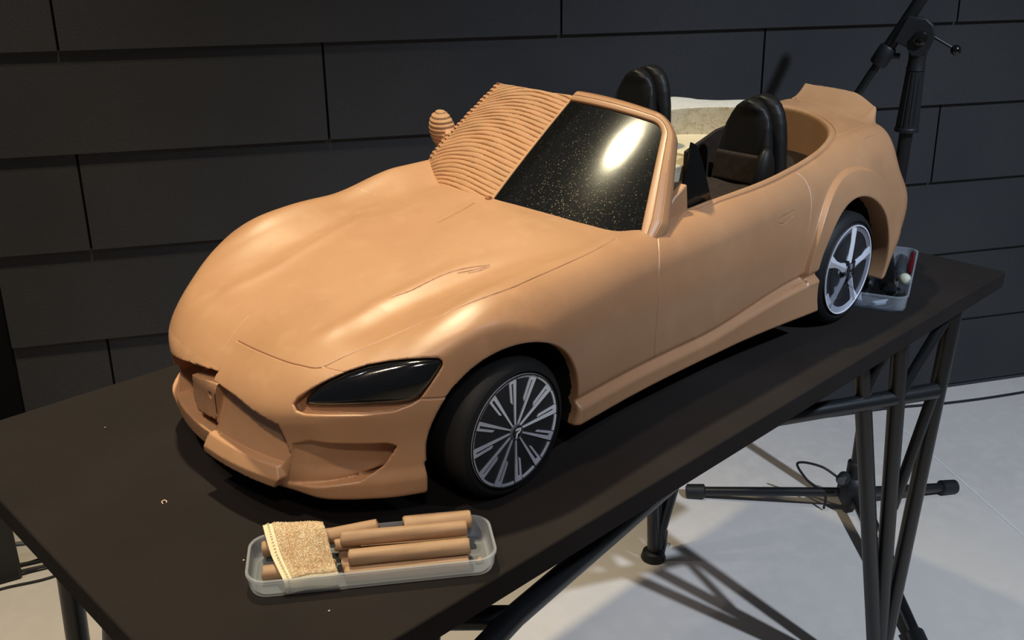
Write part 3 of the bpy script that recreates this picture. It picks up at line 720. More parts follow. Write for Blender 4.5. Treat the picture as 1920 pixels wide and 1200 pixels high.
# ------- seats
def make_seat():
    root = bpy.data.objects.new('seat', None); lnk(root); root.empty_display_size = .02; root.parent = car; root.matrix_parent_inverse = Matrix.Translation((-.3, 0, 0))
    root.location = (.535, 0, .12)
    def hw(z): return np.interp(z, [0, .05, .09, .13, .15, .162, .172, .179, .182], [.047, .046, .043, .037, .0325, .028, .0215, .013, .004])
    def shell(x0, x1, dz, grow, k):
        def F(x, y, z):
            zz = z-dz; lean = .11*zz
            side = np.abs(y)-(hw(np.clip(zz, 0, .182))+grow); side = np.where(zz > .182, np.hypot(zz-.182, y)-.001, side*.75)
            d = smax(side, np.abs(x-lean-(x0+x1)/2)-(x1-x0)/2, k); return smax(d, .01-z, .002)
        return F
    lo, hi = (-.02, -.062, .0), (.11, .062, .20)
    def place(o): o.parent = root; o.matrix_parent_inverse = Matrix.Identity(4); return o
    F1 = shell(0, .021, -.002, -.001, .011); 
    def front(x, y, z):
        d = F1(x, y, z); yy = np.abs(y)
        return d+.0022*sstep(.030, .026, yy*1.0+.0*z)*sstep(.002, .010, -(x-.11*z)+.012)*sstep(.172, .16, z)
    place(surf_obj('backrest', front, lo, hi, .0016, SEAT))
    place(surf_obj('backrest_shell', shell(.0275, .050, -.0, .002, .012), lo, hi, .0016, SEAT))
    place(surf_obj('backrest_core', shell(.012, .036, -.008, -.010, .006), lo, hi, .002, ARM))
    def panel(x, y, z):
        d = np.maximum(np.abs(x-.11*z+.0015)-.0035, np.abs(y)-.034); return smax(d, np.abs(z-.097)-.0185, .004)
    place(surf_obj('lumbar_panel', panel, (-.02, -.05, .04), (.04, .05, .13), .0016, SEATB))
    for s in (-1,):
        def bol(x, y, z, s=s):
            zz = (z-.092)/.036; w = .011*np.sqrt(np.maximum(0, 1-zz*zz))+1e-4
            q = np.sqrt(((x-.11*z+.006)/1.5)**2+(y-s*.040)**2); return smax(q-w, np.abs(z-.092)-.036, .003)
        place(surf_obj('bolster', bol, (-.04, -.06, .015), (.05, .06, .13), .0016, SEAT))
    def cush(x, y, z):
        d = smax(np.abs(y)-.046+.0, np.abs(x+.055)-.062, .02); d = smax(d, np.abs(z-.055-.05*(-x))-.027+.003*np.exp(-(y/.022)**2), .012); return d
    place(surf_obj('seat_cushion', cush, (-.13, -.06, .01), (.02, .06, .10), .002, SEATB))
    return root
s0 = make_seat(); s0.location = (.522, -.092, .104)
s1 = s0.copy(); lnk(s1); s1.location = (.540, .103, .119)
for ch in list(s0.children):
    c_ = ch.copy(); lnk(c_); c_.parent = s1
s0['label'] = 'near seat, with a brown lumbar panel'; s1['label'] = 'far seat, seen above the windscreen header'

# ------- wheels (built facing -y around the origin, axle at z = 0)
def disc_map(y): return lambda a, b, h: (a, y-h, b)
def wheel_common(root, R, r, wdt):
    def pl(o): o.parent = root; o.matrix_parent_inverse = Matrix.Identity(4); return o
    pr = [(r-.001, .0035), (r+.0005, .0005), (r+.002, -.0002), (r+.006, .0012), (R-.010, .0022), (R-.004, -.0008), (R-.0008, -.0055), (R, -.012), (R, -.020), (R-.001, -wdt+.006), (R-.006, -wdt), (r, -wdt), (r-.001, .0035)]
    # smooth the sidewall profile
    t = MB().lathe([(a, b) for a, b in pr], (0, 0, 0), (0, -1, 0), 128).build('tyre', TYRE, None, 50); pl(t)
    b = MB().lathe([(0, -.004), (r-.0004, -.004), (r-.0002, .0026), (r-.001, .0026), (r-.0016, .0004), (0, .0004)], (0, 0, 0), (0, -1, 0), 96).build('rim_disc', RIMB, None, 40); pl(b)
    return pl
def arc_strip(r0, r1, a0, a1, n=10):
    p = [(r0*math.cos(a0+(a1-a0)*k/n), r0*math.sin(a0+(a1-a0)*k/n)) for k in range(n+1)]
    return p+[(r1*math.cos(a0+(a1-a0)*k/n), r1*math.sin(a0+(a1-a0)*k/n)) for k in range(n, -1, -1)]
def rot2(P, a): return [(p[0]*math.cos(a)-p[1]*math.sin(a), p[0]*math.sin(a)+p[1]*math.cos(a)) for p in P]
def front_wheel(loc, R, r):
    root = bpy.data.objects.new('front_wheel', None); lnk(root); root.parent = car; root.matrix_parent_inverse = Matrix.Translation((-.3, 0, 0)); root.location = loc; root.empty_display_size = .02
    pl = wheel_common(root, R, r, .05); N = 12; z0 = disc_map(0)
    for k in range(N):
        a = math.radians(93)+k*2*math.pi/N
        # spoke in (radius, offset): thin blade that opens into a slotted bar
        b = [(.13, -.010), (.50, -.015), (.97, -.072), (.975, .085), (.55, .074), (.50, .028), (.90, .042), (.89, .012), (.50, .014), (.13, .010)]
        b = [(p[0]*r, p[1]*r) for p in b]
        m = MB(); outer = [(.13, -.012), (.97, -.060), (.977, .100), (.56, .082), (.515, .045), (.885, .055), (.89, .008), (.13, .012)]
        m.prism(rot2([(p[0]*r, p[1]*r) for p in outer], a), z0, .0004, .0016)
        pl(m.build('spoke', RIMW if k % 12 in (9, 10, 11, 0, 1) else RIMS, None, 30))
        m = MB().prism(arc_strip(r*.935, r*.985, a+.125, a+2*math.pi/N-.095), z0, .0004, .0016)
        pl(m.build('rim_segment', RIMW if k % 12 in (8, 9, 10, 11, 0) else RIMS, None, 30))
    pl(MB().lathe([(r*.985, .0004), (r*.985, .0022), (r*.999, .0022), (r*.999, .0004)], (0, 0, 0), (0, -1, 0), 96).build('rim_edge', RIMW, None, 30))
    pl(MB().lathe([(0, .0044), (r*.085, .0044), (r*.115, .0036), (r*.135, .0004)], (0, 0, 0), (0, -1, 0), 48).build('hub_cap', RIMB, None, 50))
    pl(MB().lathe([(r*.118, .0036), (r*.128, .0036), (r*.134, .0012)], (0, 0, 0), (0, -1, 0), 48).build('hub_ring', RIMG, None, 50))
    # hooked mark on the hub
    q = [(-.050, -.085), (-.028, -.085), (-.012, -.020), (.030, -.010), (.062, .030), (.055, .062), (-.030, .066), (-.052, .040), (-.030, .040), (.028, .040), (.024, .020), (-.012, .008), (-.035, -.012)]
    pl(MB().prism([(p[0]*r*1.1, p[1]*r*1.1) for p in q], z0, .0044, .0050).build('hub_mark', RIMW, None, 30))
    return root
def rear_wheel(loc, R, r):
    root = bpy.data.objects.new('rear_wheel', None); lnk(root); root.parent = car; root.matrix_parent_inverse = Matrix.Translation((-.3, 0, 0)); root.location = loc; root.empty_display_size = .02
    pl = wheel_common(root, R, r, .055); N = 5; z0 = disc_map(0)
    pl(MB().prism(arc_strip(r*.30, r*.60, 0, 2*math.pi, 64)[:-1], z0, .0002, .0008).build('brake_disc', RIMG, None, 30)) if False else None
    pl(MB().lathe([(r*.34, .0005), (r*.34, .0009), (r*.70, .0009), (r*.70, .0005)], (0, 0, 0), (0, -1, 0), 72).build('brake_disc', RIMB, None, 30))
    pl(MB().lathe([(r*.86, .0005), (r*.86, .0012), (r*.945, .0018), (r*.985, .003), (r*.999, .003), (r*.999, .0005)], (0, 0, 0), (0, -1, 0), 96).build('rim_lip', RIMG, None, 30))
    pl(MB().lathe([(r*.965, .0026), (r*.972, .0034), (r*.999, .0034), (r*.999, .0005)], (0, 0, 0), (0, -1, 0), 96).build('rim_edge', RIMW, None, 30))
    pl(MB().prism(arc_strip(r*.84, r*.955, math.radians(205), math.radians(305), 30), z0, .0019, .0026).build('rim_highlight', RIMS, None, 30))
    for k in range(N):
        a = math.radians(84)+k*2*math.pi/N
        # two facets meeting in a ridge
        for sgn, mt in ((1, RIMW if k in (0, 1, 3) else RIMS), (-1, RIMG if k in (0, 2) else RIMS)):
            pts = [(.16, 0, .0050), (.16, .12, .0022), (.40, .070, .0016), (.62, .072, .0016), (.955, .150, .0022), (.955, .02, .0030), (.93, 0, .0042), (.60, 0, .0050)]
            v = []
            for (p, q, h) in pts: x_, y_ = rot2([(p*r, sgn*q*r)], a)[0]; v.append((x_, -h, y_))
            base = [(x, -.0003, z) for x, _, z in v]; n = len(v); m = MB()
            m.add(v+base, [tuple(range(n)), tuple(range(2*n-1, n-1, -1))]+[(i, (i+1) % n, n+(i+1) % n, n+i) for i in range(n)])
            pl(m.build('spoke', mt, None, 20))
        nx, nz = rot2([(.22*r, 0)], a+math.pi/N)[0]
        pl(MB().lathe([(r*.045, .0005), (r*.045, .0050), (r*.025, .0056), (0, .0056)], (nx, 0, nz), (0, -1, 0), 20).build('lug_nut', PLAST, None, 40))
    pl(MB().lathe([(0, .0062), (r*.12, .0062), (r*.16, .0050), (r*.20, .0005)], (0, 0, 0), (0, -1, 0), 40).build('hub', RIMG, None, 40))
    m = MB(); e = .0062; s = r*.115
    for sx in (-1, 1): m.prism([(sx*s*1.0, s*1.25), (sx*s*.62, s*1.25), (sx*s*.48, -s*1.15), (sx*s*.78, -s*1.15)], z0, e, e+.0006)
    m.prism([(-s*.60, s*.18), (s*.60, s*.18), (s*.56, -s*.22), (-s*.56, -s*.22)], z0, e, e+.0006)
    for (aa, bb, cc, dd) in ((-1.25, 1.45, 1.25, 1.6), (-1.05, -1.5, 1.05, -1.35)): m.prism([(aa*s, bb*s), (cc*s, bb*s), (cc*s, dd*s), (aa*s, dd*s)], z0, e, e+.0005)
    for sx in (-1, 1): m.prism([(sx*s*1.25, s*1.6), (sx*s*1.4, s*1.5), (sx*s*1.15, -s*1.5), (sx*s*1.02, -s*1.45)], z0, e, e+.0005)
    pl(m.build('hub_mark', PLAST, None, 30))
    for (px, pz, sx, sz) in ((-.42, -.46, .07, .17), (-.36, .10, .08, .10)):
        pl(MB().prism(rot2([(-sx*r, -sz*r), (sx*r, -sz*r*.8), (sx*r*.8, sz*r), (-sx*r*.8, sz*r)], .2), lambda a, b, h, px=px, pz=pz: (a+px*r, -h, b+pz*r), .0009, .0016).build('brake_caliper', RIMG, None, 30))
    return root
def mirror_copy(root, y):
    c = root.copy(); lnk(c); c.location = (root.location.x, y, root.location.z); c.rotation_euler = (0, 0, math.pi)
    for ch in list(root.children): k = ch.copy(); lnk(k); k.parent = c
    return c
fw = front_wheel((.0205, -.2085, .0668), .0668, .0546); rw = rear_wheel((.619, -.2105, .0735), .0735, .0587)
mirror_copy(fw, .2085); mirror_copy(rw, .2105)
ax_ = MB()
for (x_, z_) in ((.0205, .0668), (.619, .0735)): MB().tube([(x_, -.17, z_), (x_, .17, z_)], .008, 16).build('axle', ARM, car)

# ---------------------------------------------------------------- trays
def rrect(l, w, r, n=8):
    o = []
    for cx_, cy_, a0 in ((l/2-r, w/2-r, 0), (-l/2+r, w/2-r, 90), (-l/2+r, -w/2+r, 180), (l/2-r, -w/2+r, 270)):
        for k in range(n+1): a = math.radians(a0+90*k/n); o.append((cx_+r*math.cos(a), cy_+r*math.sin(a)))
    return o
def tray(name, c, ang, l, w, h, label, t=.0013):
    root = empty(name, (c[0], c[1], 0), label, 'tray')
    ca, sa = math.cos(ang), math.sin(ang)
    lv = [(l-.010, w-.010, .012, 0.), (l-.0045, w-.0045, .0145, .0015), (l-.002, w-.002, .0155, .005), (l, w, .0165, h-.0022), (l+.002, w+.002, .0175, h-.0020), (l+.002, w+.002, .0175, h), (l-2*t, w-2*t, .0155, h), (l-.002-2*t, w-.002-2*t, .0145, .0055), (l-.006-2*t, w-.006-2*t, .013, t+.0012), (l-.013, w-.013, .011, t)]
    m = MB(); n = None
    for (a, b, r, z) in lv:
        P_ = rrect(a, b, r); n = len(P_); m.v += [(c[0]+p[0]*ca-p[1]*sa, c[1]+p[0]*sa+p[1]*ca, z) for p in P_]
    for i in range(len(lv)-1):
        for k in range(n): m.f.append((i*n+k, i*n+(k+1) % n, (i+1)*n+(k+1) % n, (i+1)*n+k))
    m.f.append(tuple(reversed(range(n)))); m.f.append(tuple((len(lv)-1)*n+k for k in range(n)))
    m.build('tray_body', TRAY, root, 60); return root
TA = math.radians(-35.0)
tray('clay_tray', (-.1375, -.2027), TA, .198, .065, .0175, 'translucent plastic tray of brown clay sticks and a cloth, at the table front')
# sticks: roll of clay between two points
def stick(a, b, r, label, seed, grp='brown clay sticks in the front tray', flat=1.0, rough=.0003):
    R_ = random.Random(seed); A = Vector(a); B = Vector(b); d = (B-A); Lg = d.length; d.normalize(); up = Vector((0, 0, 1)); s_ = d.cross(up).normalized(); up = s_.cross(d)
    m = MB(); n = 28; nb = 26; prof = [(0, .0), (r*.80, .0), (r*.96, .0006), (r, .0018)]
    rows = [(0.001, 0.)]+[(r*.82, 0.), (r*.96, .0005), (r, .0016)]+[(r, Lg*k/nb) for k in range(1, nb)]+[(r, Lg-.0016), (r*.96, Lg-.0005), (r*.82, Lg), (.001, Lg)]
    ph = [R_.uniform(0, 6) for _ in range(6)]
    for q, t in rows:
        for k in range(n):
            an = 2*math.pi*k/n; w = 1+.02*math.sin(3*an+ph[0]+t*40)+.015*math.sin(5*an+ph[1]-t*90)
            j = .0006*math.sin(an*2+ph[2])*(1 if (t < .0005 or t > Lg-.0005) else 0)
            o = A+d*(t+j)+(s_*math.cos(an)+up*math.sin(an)*flat)*q*w; m.v.append(tuple(o))
    for i in range(len(rows)-1):
        for k in range(n): m.f.append((i*n+k, i*n+(k+1) % n, (i+1)*n+(k+1) % n, (i+1)*n+k))
    o = m.build('clay_stick', STICK, None, 50); return tag(o, label, 'clay stick', grp)

# ---------------------------------------------------------------- sticks and cloth in the front tray
TC = (-.1375, -.2027); T_ = (.8192, -.5736); N_ = (-.5736, -.8192)
def tp(t, o, z): return (TC[0]+T_[0]*t+N_[0]*o, TC[1]+T_[1]*t+N_[1]*o, z)
stick(tp(-.0877, .0085, .0082), tp(-.030, .0085, .0082), .0064, 'brown clay stick under the cloth whose round end shows at the tray\'s lower left', 1)
stick(tp(-.0890, -.0215, .0105), tp(.0060, -.0165, .0250), .0068, 'brown clay stick under the cloth, sticking out both sides near the back', 2)
stick(tp(-.0228, .0205, .0078), tp(.0765, .0205, .0078), .0062, 'bottom clay stick against the near wall of the tray', 3)
stick(tp(-.0250, .0075, .0078), tp(.0740, .0078, .0078), .0060, 'lower clay stick seen only between its stacked neighbours', 4)
stick(tp(-.0270, -.0065, .0105), tp(.0790, -.0100, .0105), .0066, 'cracked clay stick lying underneath the topmost stick', 5)
stick(tp(-.0192, .0142, .0192), tp(.0783, .0142, .0188), .0067, 'middle clay stick of the stack, between top and bottom sticks', 6)
stick(tp(-.0248, -.0006, .0272), tp(.0780, -.0006, .0265), .0064, 'topmost clay stick lying across the stack', 7)
stick(tp(.0270, -.0205, .0215), tp(.0840, -.0205, .0215), .0088, 'thick pale broken clay slab at the back right of the tray', 8, flat=.85)
stick(tp(-.0300, -.0035, .0200), tp(-.010, -.0035, .0200), .0050, 'short cracked clay stub beside the cloth', 9)
def crumb(name, c, r, mat, label, cat, seed, grp=None):
    R_ = random.Random(seed); bm = bmesh.new(); bmesh.ops.create_icosphere(bm, subdivisions=2, radius=1)
    for v in bm.verts: v.co = Vector((v.co.x*r*R_.uniform(.8, 1.25)*1.3+c[0], v.co.y*r*R_.uniform(.8, 1.2)+c[1], v.co.z*r*R_.uniform(.5, .8)+c[2]+r*.62))
    return tag(fromobj(name, bm, mat, None, True), label, cat, grp)
crumb('clay_crumb', tp(.0865, .0125, .0013), .0030, STICK, 'small clay crumb in the empty right end of the front tray', 'clay crumb', 4)
crumb('clay_crumb', (-.2105, -.1226, 0), .0007, CHIP, 'tiny pale crumb on the tabletop left of the front tray', 'clay crumb', 5)
crumb('clay_crumb', (-.1979, -.2262, 0), .0007, CHIP, 'tiny pale crumb on the tabletop in front of the tray', 'clay crumb', 6)
crumb('clay_crumb', (-.1919, .1834, 0), .0006, CHIP, 'tiny pale crumb on the far left of the tabletop', 'clay crumb', 7)
hk = MB().tube(sm_path([(-.2178, .0040, .0005), (-.2172, .0072, .0012), (-.2150, .0075, .0016), (-.2138, .0050, .0010), (-.2150, .0036, .0006)], 4), .0005, 8).build('clay_shaving', CHIP)
tag(hk, 'curled pink clay shaving on the tabletop in front of the nose', 'clay shaving')
# terry cloth laid over two sticks, its lower end hanging inside the near wall
LE = np.array([(-.1905, -.1240, .0255), (-.1975, -.1400, .0245), (-.2045, -.1590, .0190), (-.2085, -.1740, .0165), (-.2112, -.1860, .0125), (-.2112, -.1868, .0022)])
RE = np.array([(-.1580, -.1640, .0315), (-.1630, -.1760, .0305), (-.1680, -.1880, .0250), (-.1725, -.1990, .0185), (-.1758, -.2090, .0145), (-.1762, -.2092, .0045)])
nu_, nv_ = 230, 190; tq = np.array([0, .22, .46, .66, .84, 1.0])
Lp = pchip1(tq, LE, np.linspace(0, 1, nu_)); Rp = pchip1(tq, RE, np.linspace(0, 1, nu_)); s_ = np.linspace(0, 1, nv_)
G = Lp[:, None]*(1-s_)[None, :, None]+Rp[:, None]*s_[None, :, None]
uu, ss = np.meshgrid(np.linspace(0, 1, nu_), s_, indexing='ij')
G[..., 2] += .0016*np.sin(ss*math.pi)*(1-uu)*1.2 + .0006*np.sin(ss*9+uu*4)
rs = np.random.RandomState(2); fl_ = rs.uniform(-1, 1, (nu_, nv_)); terry = (ss > .16) & (uu < .80)
nrm_ = np.cross(np.gradient(G, axis=0), np.gradient(G, axis=1)); nrm_ /= np.linalg.norm(nrm_, axis=-1, keepdims=True)
if nrm_[..., 2].mean() < 0: nrm_ = -nrm_
curl = np.sin(uu*260+3*np.sin(ss*31))*np.sin(ss*190+4*np.sin(uu*23))
G2 = G+nrm_*np.where(terry, .0010+.00055*curl+.00035*fl_, .0002+.00008*fl_)[..., None]
# frayed outline
jag = rs.uniform(-1, 1, nu_)*.0006; G2[:, -1, :2] += (jag*(uu[:, -1] < .8))[:, None]; G2[0, :, :2] += (rs.uniform(-1, 1, nv_)*.0005)[:, None]
clo = gridmesh('terry_cloth', G2, CLOTH, None, G-nrm_*.0012)
clo.data.materials.append(CLOTHB)
mi_ = []; nq = (nu_-1)*(nv_-1)
for i in range(nu_-1):
    for j in range(nv_-1): mi_.append(0 if terry[i, j] else 1)
mi_ = mi_+mi_; mi_ += [1]*(len(clo.data.polygons)-len(mi_)); clo.data.polygons.foreach_set('material_index', mi_)
tag(clo, 'small cream terry cloth with a plain border, draped over the clay sticks', 'cloth')
st_ = MB()
for k in range(26): p0 = Lp[int(nu_*(k/26))]; q_ = Rp[int(nu_*(k/26))]; a_ = Vector(p0)*.93+Vector(q_)*.07; b_ = Vector(p0)*.90+Vector(q_)*.10; st_.tube([a_+Vector((0, 0, .0012)), b_+Vector((0, 0, .0022)), b_*.5+a_*.5+Vector((.0006, .0006, .0012))], .0004, 6)
o_ = st_.build('edge_stitching', CLOTHB, None); o_.parent = clo; tag(o_, None, kind='stuff')

# ---------------------------------------------------------------- rear tray with tools
t2 = tray('tool_tray', (.797, -.178), math.radians(21.3), .232, .085, .0235, 'translucent plastic tray of small modelling tools behind the rear wheel')
def T2(t, o, z):   # o positive towards the table's near edge
    a = math.radians(21.3); return (.797+math.cos(a)*t+math.sin(a)*o, -.178+math.sin(a)*t-math.cos(a)*o, z)
def tool(name, parts, label, cat):
    root = empty(name, (parts[0][1][0][0], parts[0][1][0][1], 0), label, cat)
    for (pn, pts, r, m) in parts: MB().tube(pts, r, 18).build(pn, m, root)
    return root
def ell(r0, n=8): return [r0*math.sqrt(max(0, 1-(1-i/n)**2)) for i in range(n+1)]
P0, P1 = Vector(T2(-.072, .016, .014)), Vector(T2(.085, -.003, .026))
def lerp(a, b, t): return a+(b-a)*t
pts = [lerp(P0, P1, t) for t in (0, .01, .03, .08, .5, .85, .93, .98, 1)]
tool('black_tool', [('handle', pts, [.004, .0085, .0105, .0115, .0115, .0115, .010, .007, .003], GLOSSB)], 'fat glossy black tool lying lengthwise in the rear tray', 'tool')
P0, P1 = Vector(T2(-.060, -.013, .014)), Vector(T2(.015, -.016, .022))
tool('black_clamp', [('body', [lerp(P0, P1, t) for t in (0, .04, .5, .96, 1)], [.005, .0085, .0085, .008, .004], PLAST), ('pin', [Vector(T2(-.070, -.010, .012)), P0], .0035, GLOSSB)], 'matte black clamp left of the glossy black tool in the rear tray', 'clamp')
P0, P1 = Vector(T2(.028, -.020, .026)), Vector(T2(.100, -.022, .036))
tool('red_handled_tool', [('handle', [lerp(P0, P1, t) for t in (0, .05, .15, .8, .95, 1)], [.004, .008, .0095, .0095, .007, .003], RED), ('shaft', [Vector(T2(-.03, -.016, .018)), P0], .0035, GLOSSB)], 'tool with a bright red handle at the far left of the rear tray', 'tool')
P0, P1 = Vector(T2(.015, .0375, .016)), Vector(T2(.100, .0360, .022))
tool('dark_red_handle', [('handle', [lerp(P0, P1, t) for t in (0, .1, .3, .9, 1)], [.002, .004, .005, .004, .001], REDD)], 'slim dark red handle along the right wall of the rear tray', 'tool')
P0, P1 = Vector(T2(.012, .0255, .0125)), Vector(T2(.098, .0205, .0125))
tool('clear_bottle', [('bottle', [lerp(P0, P1, t) for t in (0, .05, .2, .85, .96, 1)], [.004, .008, .0095, .0095, .007, .003], CLEARM)], 'smoky clear plastic bottle in the right of the rear tray', 'bottle')
bl = MB(); bl.lathe([(0.0001, -.0088)]+[(.0088*math.sin(a), -.0088*math.cos(a)) for a in np.linspace(.12, math.pi-.12, 20)]+[(.0001, .0088)], T2(-.024, .033, .019), (0, 0, 1), 32)
tool_ = bl.build('cream_ball', BALLM); tag(tool_, 'cream coloured ball near the right wall of the rear tray', 'ball')
for (a_, b_, r_2, lab) in ((( -.112, -.018, .006), (-.078, -.024, .016), .0045, 'white plastic stick leaning in the corner behind the rear wheel'), ((-.110, -.002, .0065), (-.090, .018, .0065), .004, 'second white plastic stick, lying along the short wall of the rear tray')):
    A_, B_ = Vector(T2(*a_)), Vector(T2(*b_)); tag(MB().tube([A_, lerp(A_, B_, .05), lerp(A_, B_, .95), B_], [.002, r_2, r_2, .002], 16).build('plastic_stick', TOOLW), lab, 'stick', 'white sticks in the rear tray')
tag(MB().tube([T2(-.098, .018, .007), T2(-.06, .033, .007), T2(-.045, .036, .008)], [.003, .0062, .002], 14).build('pen_cap', GLOSSB), 'small black cap lying before the glossy black tool', 'cap')

# ---------------------------------------------------------------- microphone stand
MX, MY = 1.352, .060
ms = empty('microphone_stand', (MX, MY, FLOOR), 'black boom microphone stand on a folding tripod behind the table end', 'microphone stand')
MB().tube([(MX, MY, -.735), (MX, MY, .12)], .0125, 24).build('lower_tube', STEEL, ms)
def fluted(name, p0, p1, r0, r1, nf=14):
    m = MB(); a = Vector(p0); b = Vector(p1); n = nf*4; st = 14
    for i in range(st+1):
        t = i/st; r = r0+(r1-r0)*t
        for k in range(n):
            an = 2*math.pi*k/n; rr_ = r*(1-.07*(math.cos(an*nf) > .2)*(0 < i < st)); m.v.append(tuple(lerp(a, b, t)+Vector((math.cos(an)*rr_, math.sin(an)*rr_, 0))))
    for i in range(st):
        for k in range(n): m.f.append((i*n+k, i*n+(k+1) % n, (i+1)*n+(k+1) % n, (i+1)*n+k))
    m.f.append(tuple(range(n))); m.f.append(tuple(st*n+k for k in range(n))); return m.build(name, PLAST, ms, 30)
fluted('grip', (MX, MY, .108), (MX, MY, .222), .0215, .0165)
MB().lathe([(.014, .108), (.0225, .108), (.0225, .114), (.021, .116)], (MX, MY, 0), (0, 0, 1), 40).build('grip_collar', PLAST, ms)
MB().lathe([(.0150, .222), (.0175, .224), (.0160, .232), (.0155, .245), (.017, .262), (0, .262)], (MX, MY, 0), (0, 0, 1), 36).build('neck', PLAST, ms)
# directions seen from the camera side: e1 across, facing plane
e1 = Vector((.565, -.825, 0)).normalized()*1; e1 = Vector((MY+.77, -(MX+.538), 0)).normalized(); ef = Vector((MX+.538, MY+.77, 0)).normalized()
def M2(a, z, f=0): return Vector((MX, MY, 0))+e1*a+ef*f+Vector((0, 0, z))
MB().box((MX, MY, .258), (.006, .03, .05), Matrix.Rotation(math.atan2(e1.y, e1.x), 3, 'Z')).build('fork', STEEL, ms, bevel=.002)
plate = [(-.046, .276), (-.026, .322), (.006, .318), (.020, .306), (.025, .286), (.018, .262), (.002, .250), (-.012, .252), (-.022, .266)]
MB().prism(plate, lambda a, b, h: M2(a, b, h), -.020, -.008).build('clutch_plate', PLAST, ms, bevel=.002)
MB().prism(plate, lambda a, b, h: M2(a, b, h), .004, .014).build('clutch_plate', PLAST, ms, bevel=.002)
MB().lathe([(0, .0305), (.009, .030), (.0125, .028), (.013, .019)], M2(0, .284), tuple(-ef), 32).build('pivot_bolt', GLOSSB, ms)
MB().tube([M2(.018, .288, -.005), M2(.060, .266, -.005)], .0028, 14).build('lever', STEEL, ms)
MB().lathe([(0.0001, -.0095)]+[(.0095*math.sin(a), -.0095*math.cos(a)) for a in np.linspace(.15, math.pi-.15, 16)]+[(.0001, .0095)], M2(.064, .2635, -.005), (0, 0, 1), 24).build('lever_knob', GLOSSB, ms)
bA, bB = M2(-.098, .173), M2(.012, .392); bd = (bB-bA)
MB().tube([bA-bd*.9, bA, bA+bd*.30], .0078, 20).build('boom_tube', STEEL, ms)
MB().tube([bA+bd*.36, bB+bd*1.2], .0118, 20).build('boom_sleeve', STEEL, ms)
MB().tube([bA+bd*.26, bA+bd*.275, bA+bd*.40, bA+bd*.42], [.0145, .0165, .0165, .0135], 22).build('boom_clamp', PLAST, ms)
MB().tube([bA+bd*.34, bA+bd*.34+e1*.030], .0055, 14).build('clamp_screw', PLAST, ms)
MB().lathe([(0, .034), (.020, .032), (.030, .022), (.034, 0), (.032, -.022), (.022, -.040), (0, -.042)], (MX, MY, -.690), (0, 0, 1), 10).build('tripod_hub', PLAST, ms)
MB().lathe([(.013, .07), (.019, .066), (.020, .02)], (MX, MY, -.690), (0, 0, 1), 28).build('hub_collar', PLAST, ms)
kb = M2(-.020, -.655, -.020)
MB().lathe([(0, .022), (.011, .0215), (.0135, .018), (.0145, 0), (.008, -.008)], kb, tuple((-ef-e1*.3).normalized()), 22).build('clamp_knob', PLAST, ms)
MB().lathe([(0, .0232), (.0085, .0230), (.0090, .0215)], kb, tuple((-ef-e1*.3).normalized()), 22).build('knob_badge', CABLEG, ms)
for (fx_, fy_, fz) in ((1.140, .358, -.7365), (1.602, -.072, -.7365), (1.005, -.265, -.7365)):
    h = Vector((MX, MY, -.700)); f = Vector((fx_, fy_, fz)); d = (f-h).normalized()
    lg = MB().tube([h+d*.02, f-d*.01], .0105, 20).build('leg', STEEL, ms)
    rf_ = MB().tube([f-d*.045, f-d*.042, f-d*.004, f], [.012, .0165, .0165, .010], 20).build('rubber_foot', PLAST, None); rf_.parent = lg; rf_.matrix_parent_inverse = Matrix.Identity(4)
lp = sm_path([M2(-.030, -.660, -.022), M2(-.07, -.640, -.02), M2(-.125, -.655, 0), M2(-.10, -.690, 0), M2(-.055, -.712, -.02), M2(-.055, -.744, -.02)], 8)
c_ = MB().tube(lp, .0028, 10).build('microphone_cable', CABLE); tag(c_, 'thin black cable looping out of the tripod hub', 'cable')
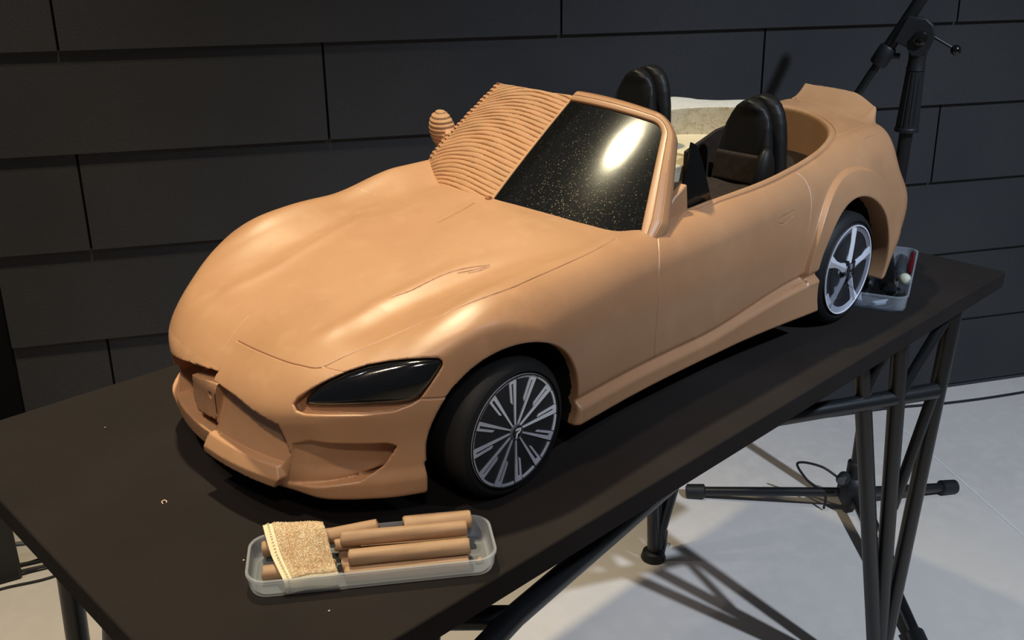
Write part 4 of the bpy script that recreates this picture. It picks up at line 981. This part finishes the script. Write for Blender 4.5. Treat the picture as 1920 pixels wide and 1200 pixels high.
c_ = MB().tube(sm_path([(1.36, .02, -.72), (1.33, -.02, -.744), (1.24, -.10, -.7465), (1.10, -.19, -.7465), (1.02, -.30, -.7465), (.98, -.42, -.7465)], 8), .0030, 10).build('floor_cable', CABLE); tag(c_, 'thin black cable running across the floor from the tripod towards the viewer', 'cable')
c_ = MB().tube(sm_path([(1.30, .62, -.7460), (1.55, .46, -.7460), (1.70, .34, -.7460), (1.88, .235, -.7460), (2.05, .12, -.7460), (2.25, .01, -.7460), (2.6, -.14, -.7460)], 8), .0036, 10).build('floor_cable', CABLE); tag(c_, 'long black cable lying on the floor parallel to the wall base', 'cable')
# ---------------------------------------------------------------- left background: cables and a black case
bx_ = MB().box((-.21, 1.235, FLOOR+.10), (.34, .16, .20), Matrix.Rotation(-.25, 3, 'Z')).build('equipment_case', PLAST, None, bevel=.006); tag(bx_, 'black equipment case on the floor at the left edge', 'case')
def cab(pts, r, m, label):
    o = MB().tube(sm_path(pts, 8), r, 10).build('floor_cable', m); return tag(o, label, 'cable')
zf = FLOOR
cab([(-.30, 1.30, zf+.05), (-.10, 1.17, zf+.065), (.0, 1.13, zf+.05), (.06, 1.13, zf+.02), (.2, 1.2, zf+.006)], .0050, CABLEG, 'thick grey printed cable crossing before the black case')
cab([(-.25, 1.20, zf+.03), (-.06, 1.125, zf+.028), (.02, 1.12, zf+.008), (.2, 1.10, zf+.004)], .0028, CABLE, 'thin dark cable drooping in front of the black case')
cab([(-.4, 1.05, zf+.004), (-.10, 1.165, zf+.004), (.02, 1.145, zf+.005), (.15, 1.16, zf+.005)], .0034, CABLE, 'upper dark cable of the bundle on the floor left of the table')
cab([(-.4, 1.18, zf+.010), (-.07, 1.13, zf+.010), (.03, 1.10, zf+.006), (.2, 1.08, zf+.004)], .0036, CABLE, 'middle dark cable of the bundle on the floor left of the table')
cab([(-.4, 1.02, zf+.003), (-.12, 1.11, zf+.003), (-.02, 1.075, zf+.003), (.10, 1.09, zf+.003), (.2, 1.14, zf+.003)], .0026, CABLE, 'lowest thin cable curving across the floor left of the table')
